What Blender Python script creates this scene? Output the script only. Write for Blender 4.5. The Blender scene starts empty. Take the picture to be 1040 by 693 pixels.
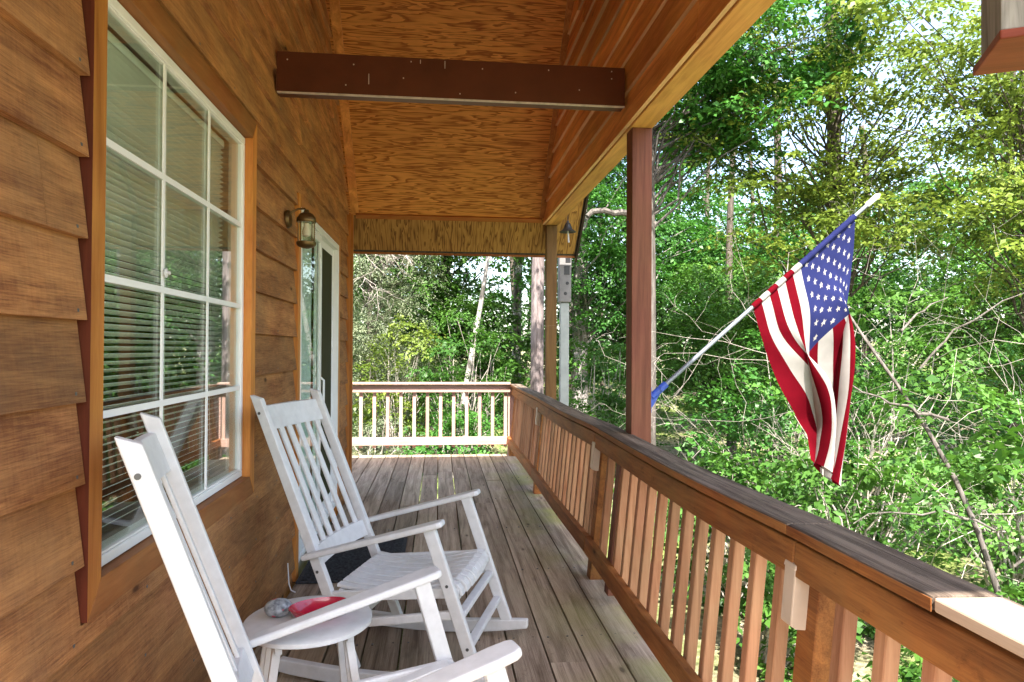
import bpy, math, random
import numpy as np
from mathutils import Vector, Matrix
rad = math.radians
random.seed(7)
RNG = np.random.default_rng(11)
SC = bpy.context.scene
COL = SC.collection

# ------------------------------------------------------------------ materials
def nd(nt, typ, **kw):
    n = nt.nodes.new(typ)
    for k, v in kw.items():
        if k.startswith('i_'):
            n.inputs[k[2:].replace('_', ' ')].default_value = v
        else:
            setattr(n, k, v)
    return n

def new_mat(name):
    m = bpy.data.materials.new(name); m.use_nodes = True
    nt = m.node_tree; nt.nodes.clear()
    out = nd(nt, 'ShaderNodeOutputMaterial')
    return m, nt, out

def mathn(nt, op, a, b=None):
    n = nd(nt, 'ShaderNodeMath', operation=op)
    for i, x in enumerate((a, b)):
        if x is None: continue
        if isinstance(x, (int, float)): n.inputs[i].default_value = x
        else: nt.links.new(x, n.inputs[i])
    return n.outputs[0]

def mixc(nt, fac, a, b, mode='MIX'):
    n = nd(nt, 'ShaderNodeMix', data_type='RGBA', blend_type=mode)
    for i, x in ((0, fac), (6, a), (7, b)):
        if isinstance(x, (int, float)): n.inputs[i].default_value = x
        elif isinstance(x, tuple): n.inputs[i].default_value = (*x, 1) if len(x) == 3 else x
        else: nt.links.new(x, n.inputs[i])
    return n.outputs[2]

def ramp(nt, fac, stops):
    n = nd(nt, 'ShaderNodeValToRGB')
    e = n.color_ramp.elements
    while len(e) < len(stops): e.new(.5)
    for el, (p, c) in zip(e, stops):
        el.position = p; el.color = (*c, 1) if len(c) == 3 else c
    nt.links.new(fac, n.inputs[0])
    return n.outputs[0]

def wood(name, dark, light, weather=(.2, .17, .14), wamt=.0, axis='Y', rough=.75, bump=.25,
         along=1.3, across=16, streak=.35, knots=.5, vary=.35, saw=.0, contrast=1.0, spec=.2, moss=None, fine=9, stain=0):
    """stained or weathered lumber; grain runs along one axis; the face attribute 'rnd' makes each board differ"""
    m, nt, out = new_mat(name); L = nt.links
    tc = nd(nt, 'ShaderNodeTexCoord')
    at = nd(nt, 'ShaderNodeAttribute', attribute_name='rnd')
    sc = nd(nt, 'ShaderNodeVectorMath', operation='SCALE'); sc.inputs[0].default_value = (7.3, 11.1, 5.7)
    L.new(at.outputs['Fac'], sc.inputs['Scale'])
    ad = nd(nt, 'ShaderNodeVectorMath', operation='ADD')
    L.new(tc.outputs['Object'], ad.inputs[0]); L.new(sc.outputs[0], ad.inputs[1])
    def mapped(al, ac):
        s = [ac, ac, ac]; s['XYZ'.index(axis)] = al
        mp = nd(nt, 'ShaderNodeMapping'); mp.inputs['Scale'].default_value = s
        L.new(ad.outputs[0], mp.inputs[0]); return mp.outputs[0]
    n1 = nd(nt, 'ShaderNodeTexNoise', i_Scale=1.0, i_Detail=6.0, i_Roughness=.6, i_Distortion=.9)
    L.new(mapped(along, across), n1.inputs[0])
    n2 = nd(nt, 'ShaderNodeTexNoise', i_Scale=1.0, i_Detail=6.0, i_Roughness=.75)
    L.new(mapped(along*4, across*fine), n2.inputs[0])
    n3 = nd(nt, 'ShaderNodeTexNoise', i_Scale=2.2, i_Detail=5.0, i_Roughness=.65)
    L.new(ad.outputs[0], n3.inputs[0])
    f = mathn(nt, 'ADD', n1.outputs[0], mathn(nt, 'MULTIPLY', mathn(nt, 'SUBTRACT', n2.outputs[0], .5), streak))
    f = mathn(nt, 'ADD', mathn(nt, 'MULTIPLY', mathn(nt, 'SUBTRACT', f, .5), contrast), .5)
    if saw:
        ns = nd(nt, 'ShaderNodeTexNoise', i_Scale=1.0, i_Detail=3.0, i_Roughness=.7)
        s = [90, 90, 90]; s['XYZ'.index('Z')] = 5
        mp = nd(nt, 'ShaderNodeMapping'); mp.inputs['Scale'].default_value = s
        L.new(ad.outputs[0], mp.inputs[0]); L.new(mp.outputs[0], ns.inputs[0])
        f = mathn(nt, 'ADD', f, mathn(nt, 'MULTIPLY', mathn(nt, 'SUBTRACT', ns.outputs[0], .5), saw))
    col = ramp(nt, f, [(.28, dark), (.72, light)])
    if wamt:
        w = ramp(nt, n3.outputs[0], [(.42, (0, 0, 0)), (.66, (1, 1, 1))])
        wf = mathn(nt, 'MULTIPLY', w, wamt)
        wc = mixc(nt, f, tuple(c*.65 for c in weather), tuple(c*1.3 for c in weather))
        col = mixc(nt, wf, col, wc)
    if moss:
        n4 = nd(nt, 'ShaderNodeTexNoise', i_Scale=1.6, i_Detail=6.0)
        L.new(tc.outputs['Object'], n4.inputs[0])
        sx = nd(nt, 'ShaderNodeSeparateXYZ'); L.new(tc.outputs['Object'], sx.inputs[0])
        mx = nd(nt, 'ShaderNodeMapRange'); mx.inputs[1].default_value = .45; mx.inputs[2].default_value = .95
        L.new(sx.outputs[0], mx.inputs[0])
        mm = mathn(nt, 'MULTIPLY', ramp(nt, n4.outputs[0], [(.42, (0, 0, 0)), (.6, (1, 1, 1))]), mx.outputs[0])
        col = mixc(nt, mathn(nt, 'MULTIPLY', mm, .8), col, moss)
    if stain:   # small dark weather stains and specks
        n5 = nd(nt, 'ShaderNodeTexNoise', i_Scale=1.0, i_Detail=8.0, i_Roughness=.8)
        L.new(mapped(9, 20), n5.inputs[0])
        col = mixc(nt, mathn(nt, 'MULTIPLY', ramp(nt, n5.outputs[0], [(.56, (0, 0, 0)), (.68, (1, 1, 1))]), stain), col, tuple(c*.45 for c in dark))
    if knots:
        vo = nd(nt, 'ShaderNodeTexVoronoi', i_Scale=1.0, i_Randomness=1.0)
        L.new(mapped(3.4, 8.5), vo.inputs[0])
        kf = ramp(nt, vo.outputs['Distance'], [(.06, (1, 1, 1)), (.10, (.35, .35, .35)), (.17, (0, 0, 0))])
        ks = nd(nt, 'ShaderNodeSeparateColor'); L.new(vo.outputs['Color'], ks.inputs[0])
        kf = mathn(nt, 'MULTIPLY', kf, mathn(nt, 'GREATER_THAN', ks.outputs[0], .78))
        col = mixc(nt, mathn(nt, 'MULTIPLY', kf, knots), col, tuple(c*.35 for c in dark))
    hs = nd(nt, 'ShaderNodeHueSaturation')
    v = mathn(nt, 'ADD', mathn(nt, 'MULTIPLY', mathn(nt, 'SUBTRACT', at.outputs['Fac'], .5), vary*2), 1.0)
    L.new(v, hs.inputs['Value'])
    h = mathn(nt, 'ADD', .5, mathn(nt, 'MULTIPLY', mathn(nt, 'SUBTRACT', n3.outputs[0], .5), .04))
    L.new(h, hs.inputs['Hue']); L.new(col, hs.inputs['Color'])
    b = nd(nt, 'ShaderNodeBsdfPrincipled', i_Roughness=rough)
    b.inputs['Specular IOR Level'].default_value = spec
    L.new(hs.outputs[0], b.inputs['Base Color'])
    if bump:
        bp = nd(nt, 'ShaderNodeBump', i_Strength=bump, i_Distance=.004)
        L.new(f, bp.inputs['Height']); L.new(bp.outputs[0], b.inputs['Normal'])
    L.new(b.outputs[0], out.inputs[0])
    return m

def plywood(name, dark, light, axis='X', scale=1.0, rough=.5):
    """rotary-cut fir plywood: contour-like grain"""
    m, nt, out = new_mat(name); L = nt.links
    tc = nd(nt, 'ShaderNodeTexCoord')
    s = [9.5*scale]*3
    for ax in axis: s['XYZ'.index(ax)] = .95*scale
    mp = nd(nt, 'ShaderNodeMapping'); mp.inputs['Scale'].default_value = s
    L.new(tc.outputs['Object'], mp.inputs[0])
    n1 = nd(nt, 'ShaderNodeTexNoise', i_Scale=1.0, i_Detail=3.5, i_Roughness=.55, i_Distortion=.35)
    L.new(mp.outputs[0], n1.inputs[0])
    fr = mathn(nt, 'FRACT', mathn(nt, 'MULTIPLY', n1.outputs[0], 9.0))
    s2 = [150]*3
    for ax in axis: s2['XYZ'.index(ax)] = 5
    mp2 = nd(nt, 'ShaderNodeMapping'); mp2.inputs['Scale'].default_value = s2
    L.new(tc.outputs['Object'], mp2.inputs[0])
    n2 = nd(nt, 'ShaderNodeTexNoise', i_Scale=1.0, i_Detail=3.0)
    L.new(mp2.outputs[0], n2.inputs[0])
    n3 = nd(nt, 'ShaderNodeTexNoise', i_Scale=1.3, i_Detail=3.0)
    L.new(tc.outputs['Object'], n3.inputs[0])
    f = mathn(nt, 'ADD', fr, mathn(nt, 'MULTIPLY', mathn(nt, 'SUBTRACT', n2.outputs[0], .5), .5))
    mid = tuple((a+b)/2 for a, b in zip(dark, light))
    col = ramp(nt, f, [(.0, light), (.40, tuple(c*.9 for c in light)), (.66, mid), (.82, dark), (1.0, tuple(c*.8 for c in mid))])
    col = mixc(nt, mathn(nt, 'MULTIPLY', ramp(nt, n3.outputs[0], [(.35, (0, 0, 0)), (.7, (1, 1, 1))]), .35), col, tuple(c*.75 for c in mid))
    b = nd(nt, 'ShaderNodeBsdfPrincipled', i_Roughness=rough)
    b.inputs['Specular IOR Level'].default_value = .25
    L.new(col, b.inputs['Base Color'])
    bp = nd(nt, 'ShaderNodeBump', i_Strength=.25, i_Distance=.002)
    L.new(f, bp.inputs['Height']); L.new(bp.outputs[0], b.inputs['Normal'])
    L.new(b.outputs[0], out.inputs[0])
    return m

def plain(name, color, rough=.5, metal=0., noise=.12, scale=9., spec=.4, bump=.0, color2=None, coat=0):
    m, nt, out = new_mat(name); L = nt.links
    tc = nd(nt, 'ShaderNodeTexCoord')
    n = nd(nt, 'ShaderNodeTexNoise', i_Scale=scale, i_Detail=5.0, i_Roughness=.6)
    L.new(tc.outputs['Object'], n.inputs[0])
    c2 = color2 or tuple(c*(1-noise*2) for c in color)
    col = ramp(nt, n.outputs[0], [(.3, c2), (.62, color)])
    b = nd(nt, 'ShaderNodeBsdfPrincipled', i_Roughness=rough, i_Metallic=metal)
    b.inputs['Specular IOR Level'].default_value = spec
    b.inputs['Coat Weight'].default_value = coat
    L.new(col, b.inputs['Base Color'])
    if bump:
        bp = nd(nt, 'ShaderNodeBump', i_Strength=bump, i_Distance=.004)
        L.new(n.outputs[0], bp.inputs['Height']); L.new(bp.outputs[0], b.inputs['Normal'])
    L.new(b.outputs[0], out.inputs[0])
    return m

def glass_mat(name, tint=(.9, .95, .92), boost=1.7, base=.03):
    m, nt, out = new_mat(name); L = nt.links
    fr = nd(nt, 'ShaderNodeLayerWeight'); fr.inputs[0].default_value = .5
    f = mathn(nt, 'MULTIPLY', mathn(nt, 'POWER', fr.outputs['Facing'], 5.0), .95)
    f = mathn(nt, 'MINIMUM', mathn(nt, 'ADD', mathn(nt, 'MULTIPLY', f, boost), base), 1.0)
    t = nd(nt, 'ShaderNodeBsdfTransparent'); t.inputs[0].default_value = (*tint, 1)
    g = nd(nt, 'ShaderNodeBsdfGlossy', i_Roughness=.0); g.inputs[0].default_value = (1, 1, 1, 1)
    mx = nd(nt, 'ShaderNodeMixShader')
    L.new(f, mx.inputs[0]); L.new(t.outputs[0], mx.inputs[1]); L.new(g.outputs[0], mx.inputs[2])
    L.new(mx.outputs[0], out.inputs[0])
    return m

def leaf_mat(name, dark, light, trans=(.12, .2, .02), tamt=.26, gloss=.22):
    m, nt, out = new_mat(name); L = nt.links
    at = nd(nt, 'ShaderNodeAttribute', attribute_name='rnd')
    mid = tuple((a+b)/2 for a, b in zip(dark, light))
    col = ramp(nt, at.outputs['Fac'], [(.0, dark), (.5, mid), (1.0, light)])
    b = nd(nt, 'ShaderNodeBsdfPrincipled', i_Roughness=.42)
    b.inputs['Specular IOR Level'].default_value = gloss
    L.new(col, b.inputs['Base Color'])
    tr = nd(nt, 'ShaderNodeBsdfTranslucent')
    L.new(mixc(nt, .5, col, trans), tr.inputs[0])
    mx = nd(nt, 'ShaderNodeMixShader', i_Fac=tamt)
    L.new(b.outputs[0], mx.inputs[1]); L.new(tr.outputs[0], mx.inputs[2])
    L.new(mx.outputs[0], out.inputs[0])
    return m

def bark_mat(name, dark, light, zs=4., xs=26., bump=.8, patch=None):
    m, nt, out = new_mat(name); L = nt.links
    tc = nd(nt, 'ShaderNodeTexCoord')
    mp = nd(nt, 'ShaderNodeMapping'); mp.inputs['Scale'].default_value = (xs, xs, zs)
    L.new(tc.outputs['Object'], mp.inputs[0])
    n = nd(nt, 'ShaderNodeTexNoise', i_Scale=1.0, i_Detail=6.0, i_Roughness=.65, i_Distortion=.6)
    L.new(mp.outputs[0], n.inputs[0])
    col = ramp(nt, n.outputs[0], [(.32, dark), (.62, light)])
    if patch:
        n2 = nd(nt, 'ShaderNodeTexNoise', i_Scale=3.2, i_Detail=4.0)
        L.new(tc.outputs['Object'], n2.inputs[0])
        col = mixc(nt, ramp(nt, n2.outputs[0], [(.5, (0, 0, 0)), (.58, (1, 1, 1))]), col, patch)
    b = nd(nt, 'ShaderNodeBsdfPrincipled', i_Roughness=.9)
    b.inputs['Specular IOR Level'].default_value = .1
    L.new(col, b.inputs['Base Color'])
    bp = nd(nt, 'ShaderNodeBump', i_Strength=bump, i_Distance=.02)
    L.new(n.outputs[0], bp.inputs['Height']); L.new(bp.outputs[0], b.inputs['Normal'])
    L.new(b.outputs[0], out.inputs[0])
    return m

M = {}
M['siding'] = wood('siding_stain', (.225, .088, .034), (.64, .310, .110), weather=(.28, .14, .085), wamt=.5, axis='Y',
                   along=2.0, across=9, saw=.22, streak=1.0, knots=.9, vary=.5, fine=28, stain=.32, bump=1.0, rough=.8)
M['gable'] = wood('gable_stain', (.40, .135, .034), (.86, .39, .115), wamt=.0, axis='Y', along=1.2, across=12, knots=.8, vary=.3, bump=.3, rough=.55)
M['trim'] = wood('trim_stain', (.34, .115, .025), (.62, .26, .062), axis='Z', along=1.6, across=15, knots=.6, vary=.25, rough=.55)
M['red_edge'] = wood('dark_red_edge', (.09, .018, .008), (.20, .045, .018), axis='Z', knots=0)  # darker red for the casing's side face next to the siding
M['gable_lit_edge'] = wood('gable_lit_edge_wood', (.5, .27, .12), (.75, .48, .26), axis='Y')
M['trim_y'] = wood('trim_stain_long', (.24, .085, .024), (.44, .19, .06), axis='Y', along=1.6, across=15, knots=.6, vary=.25, rough=.55, weather=(.2, .13, .08), wamt=.35)
M['trim_x'] = wood('trim_stain_cross', (.26, .08, .02), (.5, .185, .05), axis='X', along=1.6, across=15, knots=.4, vary=.25, rough=.55)
M['header'] = wood('header_wood', (.40, .175, .045), (.80, .44, .135), axis='Y', along=.9, across=12, knots=.8, vary=.2, rough=.55)
M['beam'] = plain('beam_paint', (.100, .028, .013), rough=.42, noise=.12, scale=5, spec=.35, bump=.1)
M['edge'] = plain('beam_edge', (.62, .52, .47), rough=.5, noise=.2, scale=20)
M['post_red'] = wood('post_red_stain', (.10, .034, .020), (.20, .075, .046), axis='Z', along=1.5, across=20, knots=.6, vary=.1, rough=.6)
M['post_gold'] = wood('post_gold_stain', (.11, .058, .022), (.22, .12, .046), axis='Z', along=1.5, across=18, knots=.6, vary=.1)
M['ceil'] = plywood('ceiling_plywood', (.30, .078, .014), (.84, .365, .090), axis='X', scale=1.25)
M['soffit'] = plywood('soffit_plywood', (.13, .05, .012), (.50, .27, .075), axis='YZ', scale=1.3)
M['rail'] = wood('rail_stain', (.17, .052, .012), (.47, .18, .045), axis='Y', along=1.5, across=13, knots=.9, vary=.2, wamt=.35, weather=(.20, .11, .06), rough=.62, streak=.7, fine=16, stain=.5)
M['bal'] = wood('baluster_stain', (.27, .115, .052), (.50, .255, .135), axis='Z', along=1.5, across=20, knots=.3, vary=.25, wamt=.2, weather=(.3, .22, .17))
M['cap'] = wood('cap_weathered', (.055, .037, .026), (.235, .178, .132), axis='Y', along=1.2, across=20, knots=.5, vary=.2, bump=.9, rough=.8, contrast=1.4, streak=.8, fine=14, stain=.5)
M['sun_cap'] = wood('sunlit_cap_wood', (.40, .27, .18), (.58, .42, .31), axis='Y', along=1.2, across=18, knots=.5, vary=.1, rough=.7)  # pale colour paints the sun patch onto the near end of the cap
M['farrail'] = wood('far_rail_sunlit', (.36, .215, .17), (.56, .38, .32), axis='X', along=1.5, across=16, knots=.3, vary=.2, rough=.8)  # sunlight on the far railing is put into this pale pink colour
M['farbal'] = wood('far_baluster_sunlit', (.36, .215, .17), (.56, .38, .32), axis='Z', along=1.5, across=16, knots=.2, vary=.2, rough=.8)
M['deck'] = wood('deck_weathered', (.155, .110, .076), (.43, .340, .255), axis='Y', along=1.1, across=18, knots=.7, vary=.25, bump=.7, rough=.82, streak=.7, fine=14, stain=.35,
                 wamt=.35, weather=(.35, .285, .205), moss=(.27, .26, .085), contrast=1.2, spec=.12)
M['white'] = plain('white_paint', (.65, .65, .655), rough=.42, noise=.05, scale=22, spec=.3, bump=.12, color2=(.57, .57, .575))
def worn_paint(m):
    nt = m.node_tree; L = nt.links
    b = [n for n in nt.nodes if n.type == 'BSDF_PRINCIPLED'][0]; src = b.inputs['Base Color'].links[0].from_socket
    tc = nd(nt, 'ShaderNodeTexCoord')
    n = nd(nt, 'ShaderNodeTexNoise', i_Scale=38.0, i_Detail=5.0, i_Roughness=.7); L.new(tc.outputs['Object'], n.inputs[0])
    chip = ramp(nt, n.outputs[0], [(.70, (0, 0, 0)), (.73, (1, 1, 1))])
    g = nd(nt, 'ShaderNodeTexNoise', i_Scale=5.0, i_Detail=6.0, i_Roughness=.7); L.new(tc.outputs['Object'], g.inputs[0])
    grime = ramp(nt, g.outputs[0], [(.50, (0, 0, 0)), (.75, (1, 1, 1))])
    c = mixc(nt, mathn(nt, 'MULTIPLY', grime, .35), src, (.50, .47, .42))
    c = mixc(nt, mathn(nt, 'MULTIPLY', chip, .7), c, (.34, .29, .23))
    L.new(c, b.inputs['Base Color'])
worn_paint(M['white'])
M['vinyl'] = plain('white_vinyl', (.84, .85, .84), rough=.35, noise=.03)
M['bolt'] = plain('bolt_metal', (.12, .12, .12), rough=.5, metal=.5)
M['blind'] = plain('blind_slat', (.90, .90, .85), rough=.5, noise=.03)
M['room'] = plain('room_paint', (.40, .40, .35), rough=.9)
M['glass'] = glass_mat('window_glass')
M['door_glass'] = glass_mat('door_glass', boost=.25, base=.02)
M['screen'] = plain('insect_screen', (.05, .052, .026), rough=.85, noise=.1, scale=2, spec=.1)
M['curtain'] = plain('curtain_cloth', (.62, .67, .66), rough=.9, noise=.12, scale=3)
M['roof'] = plain('roof_shingle', (.09, .075, .065), rough=.9, noise=.3, scale=30)
M['dark'] = plain('dark_trim', (.03, .018, .012), rough=.6)
M['mat'] = plain('mat_fibre', (.045, .048, .055), rough=.95, noise=.4, scale=60, bump=1.0)
M['bronze'] = plain('lamp_bronze', (.16, .105, .045), rough=.4, metal=.7, noise=.2, scale=20)
M['jar'] = glass_mat('lamp_glass', tint=(.93, .93, .84), boost=1.3, base=.06)
M['bulb'] = plain('bulb_glass', (.85, .83, .75), rough=.3)
M['solar'] = plain('light_plastic', (.60, .47, .36), rough=.4, noise=.08)
M['pole'] = plain('pole_metal', (.20, .225, .27), rough=.4, metal=.4, noise=.1)
M['blue'] = plain('blue_plastic', (.035, .085, .40), rough=.4)
M['gray_wood'] = wood('gray_old_wood', (.15, .14, .13), (.42, .40, .38), axis='Z', along=2, across=24, knots=.4, vary=.1)
M['tan_wood'] = wood('tan_wood', (.34, .19, .07), (.58, .38, .17), axis='Z', along=2, across=20, knots=.4, vary=.1)
M['red_wood'] = wood('red_wood', (.17, .035, .018), (.33, .085, .045), axis='X', along=2, across=20, knots=.3, vary=.1, rough=.45)
M['pale_pole'] = plain('pale_pole', (.34, .37, .37), rough=.45, noise=.1)
M['gray_box'] = plain('gray_box', (.21, .20, .20), rough=.6, noise=.15)
M['black'] = plain('black_metal', (.025, .025, .028), rough=.4)
M['dish'] = plain('red_glaze', (.42, .012, .04), rough=.25, noise=.1, coat=.6)
M['wire'] = plain('white_wire', (.7, .7, .7), rough=.4)
M['concrete'] = plain('pier_concrete', (.3, .29, .27), rough=.9)

def egg_mat():
    m, nt, out = new_mat('speckled_stone'); L = nt.links
    tc = nd(nt, 'ShaderNodeTexCoord')
    v = nd(nt, 'ShaderNodeTexVoronoi', i_Scale=46.0); L.new(tc.outputs['Object'], v.inputs[0])
    n = nd(nt, 'ShaderNodeTexNoise', i_Scale=60.0, i_Detail=4.0); L.new(tc.outputs['Object'], n.inputs[0])
    base = ramp(nt, n.outputs[0], [(.35, (.07, .08, .09)), (.65, (.36, .38, .40))])
    spot = ramp(nt, v.outputs['Distance'], [(.30, (1, 1, 1)), (.36, (0, 0, 0))])
    sel = nd(nt, 'ShaderNodeSeparateColor'); L.new(v.outputs['Color'], sel.inputs[0])
    f = mathn(nt, 'MULTIPLY', spot, mathn(nt, 'GREATER_THAN', sel.outputs[0], .35))
    col = mixc(nt, f, base, (.45, .04, .07))
    b = nd(nt, 'ShaderNodeBsdfPrincipled', i_Roughness=.45); L.new(col, b.inputs['Base Color'])
    L.new(b.outputs[0], out.inputs[0]); return m
M['egg'] = egg_mat()

def cloth_mat(name, c):
    m, nt, out = new_mat(name); L = nt.links
    tc = nd(nt, 'ShaderNodeTexCoord')
    n = nd(nt, 'ShaderNodeTexNoise', i_Scale=14.0, i_Detail=4.0); L.new(tc.outputs['Object'], n.inputs[0])
    col = ramp(nt, n.outputs[0], [(.3, tuple(x*.86 for x in c)), (.65, c)])
    b = nd(nt, 'ShaderNodeBsdfPrincipled', i_Roughness=.9); L.new(col, b.inputs['Base Color'])
    b.inputs['Specular IOR Level'].default_value = .05
    tr = nd(nt, 'ShaderNodeBsdfTranslucent'); L.new(col, tr.inputs[0])
    mx = nd(nt, 'ShaderNodeMixShader', i_Fac=.42)
    L.new(b.outputs[0], mx.inputs[1]); L.new(tr.outputs[0], mx.inputs[2]); L.new(mx.outputs[0], out.inputs[0])
    return m
M['f_red'] = cloth_mat('flag_red', (.15, .003, .010))
M['f_white'] = cloth_mat('flag_white', (.47, .44, .42))
M['f_blue'] = cloth_mat('flag_blue', (.026, .032, .125))

def ground_mat():
    m, nt, out = new_mat('forest_floor'); L = nt.links
    tc = nd(nt, 'ShaderNodeTexCoord')
    n1 = nd(nt, 'ShaderNodeTexNoise', i_Scale=.5, i_Detail=6.0, i_Roughness=.6); L.new(tc.outputs['Object'], n1.inputs[0])
    n2 = nd(nt, 'ShaderNodeTexNoise', i_Scale=14.0, i_Detail=7.0, i_Roughness=.75); L.new(tc.outputs['Object'], n2.inputs[0])
    v = nd(nt, 'ShaderNodeTexVoronoi', i_Scale=22.0); L.new(tc.outputs['Object'], v.inputs[0])
    litter = ramp(nt, n2.outputs[0], [(.3, (.11, .085, .055)), (.5, (.26, .22, .15)), (.7, (.44, .39, .30))])
    grass = ramp(nt, n2.outputs[0], [(.3, (.06, .09, .02)), (.7, (.22, .27, .08))])
    col = mixc(nt, ramp(nt, n1.outputs[0], [(.42, (0, 0, 0)), (.58, (1, 1, 1))]), grass, litter)
    hs = nd(nt, 'ShaderNodeHueSaturation'); L.new(col, hs.inputs['Color'])
    sv = nd(nt, 'ShaderNodeSeparateColor'); L.new(v.outputs['Color'], sv.inputs[0])
    L.new(mathn(nt, 'ADD', mathn(nt, 'MULTIPLY', sv.outputs[0], .7), .65), hs.inputs['Value'])
    b = nd(nt, 'ShaderNodeBsdfPrincipled', i_Roughness=.95); L.new(hs.outputs[0], b.inputs['Base Color'])
    b.inputs['Specular IOR Level'].default_value = .05
    bp = nd(nt, 'ShaderNodeBump', i_Strength=.8, i_Distance=.05); L.new(n2.outputs[0], bp.inputs['Height']); L.new(bp.outputs[0], b.inputs['Normal'])
    L.new(b.outputs[0], out.inputs[0]); return m
M['ground'] = ground_mat()

M['lf_deep'] = leaf_mat('leaf_deep_green', (.014, .062, .012), (.085, .230, .040), trans=(.09, .32, .02))
M['lf_mid'] = leaf_mat('leaf_mid_green', (.018, .066, .010), (.122, .250, .044), trans=(.13, .34, .02))
M['lf_yel'] = leaf_mat('leaf_yellow_green', (.030, .075, .010), (.235, .300, .055), trans=(.25, .34, .03), tamt=.32)
M['lf_pale'] = leaf_mat('leaf_pale_grey_green', (.085, .125, .070), (.24, .27, .16), trans=(.16, .22, .08), tamt=.25)
M['lf_fresh'] = leaf_mat('leaf_fresh_green', (.012, .052, .008), (.105, .230, .044), trans=(.12, .30, .02), tamt=.32)
M['lf_wood_shade'] = leaf_mat('leaf_far_woods_shade', (.014, .055, .012), (.065, .170, .034), trans=(.07, .24, .02), tamt=.2)  # darker leaf colour paints deep shade into the gaps between crowns
M['bk_grey'] = bark_mat('bark_grey', (.14, .12, .115), (.40, .36, .34))
M['bk_pink'] = bark_mat('bark_pinkish', (.10, .078, .075), (.27, .22, .215), zs=3, xs=22)
M['bk_dark'] = bark_mat('bark_dark', (.035, .028, .022), (.14, .115, .095))
M['bk_dim'] = bark_mat('bark_dim', (.05, .043, .038), (.17, .15, .135))
M['bk_birch'] = bark_mat('bark_pale', (.20, .18, .165), (.46, .43, .40), zs=16, xs=6, bump=.3, patch=(.10, .09, .08))
M['bk_mottle'] = bark_mat('bark_mottled', (.06, .05, .045), (.22, .19, .17), zs=5, xs=14, bump=.4, patch=(.55, .52, .5))
M['bk_orange'] = bark_mat('bark_orange', (.16, .085, .05), (.42, .26, .16))
M['twig'] = bark_mat('twig_pale', (.20, .175, .15), (.48, .43, .38), zs=20, xs=20, bump=.2)

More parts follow.
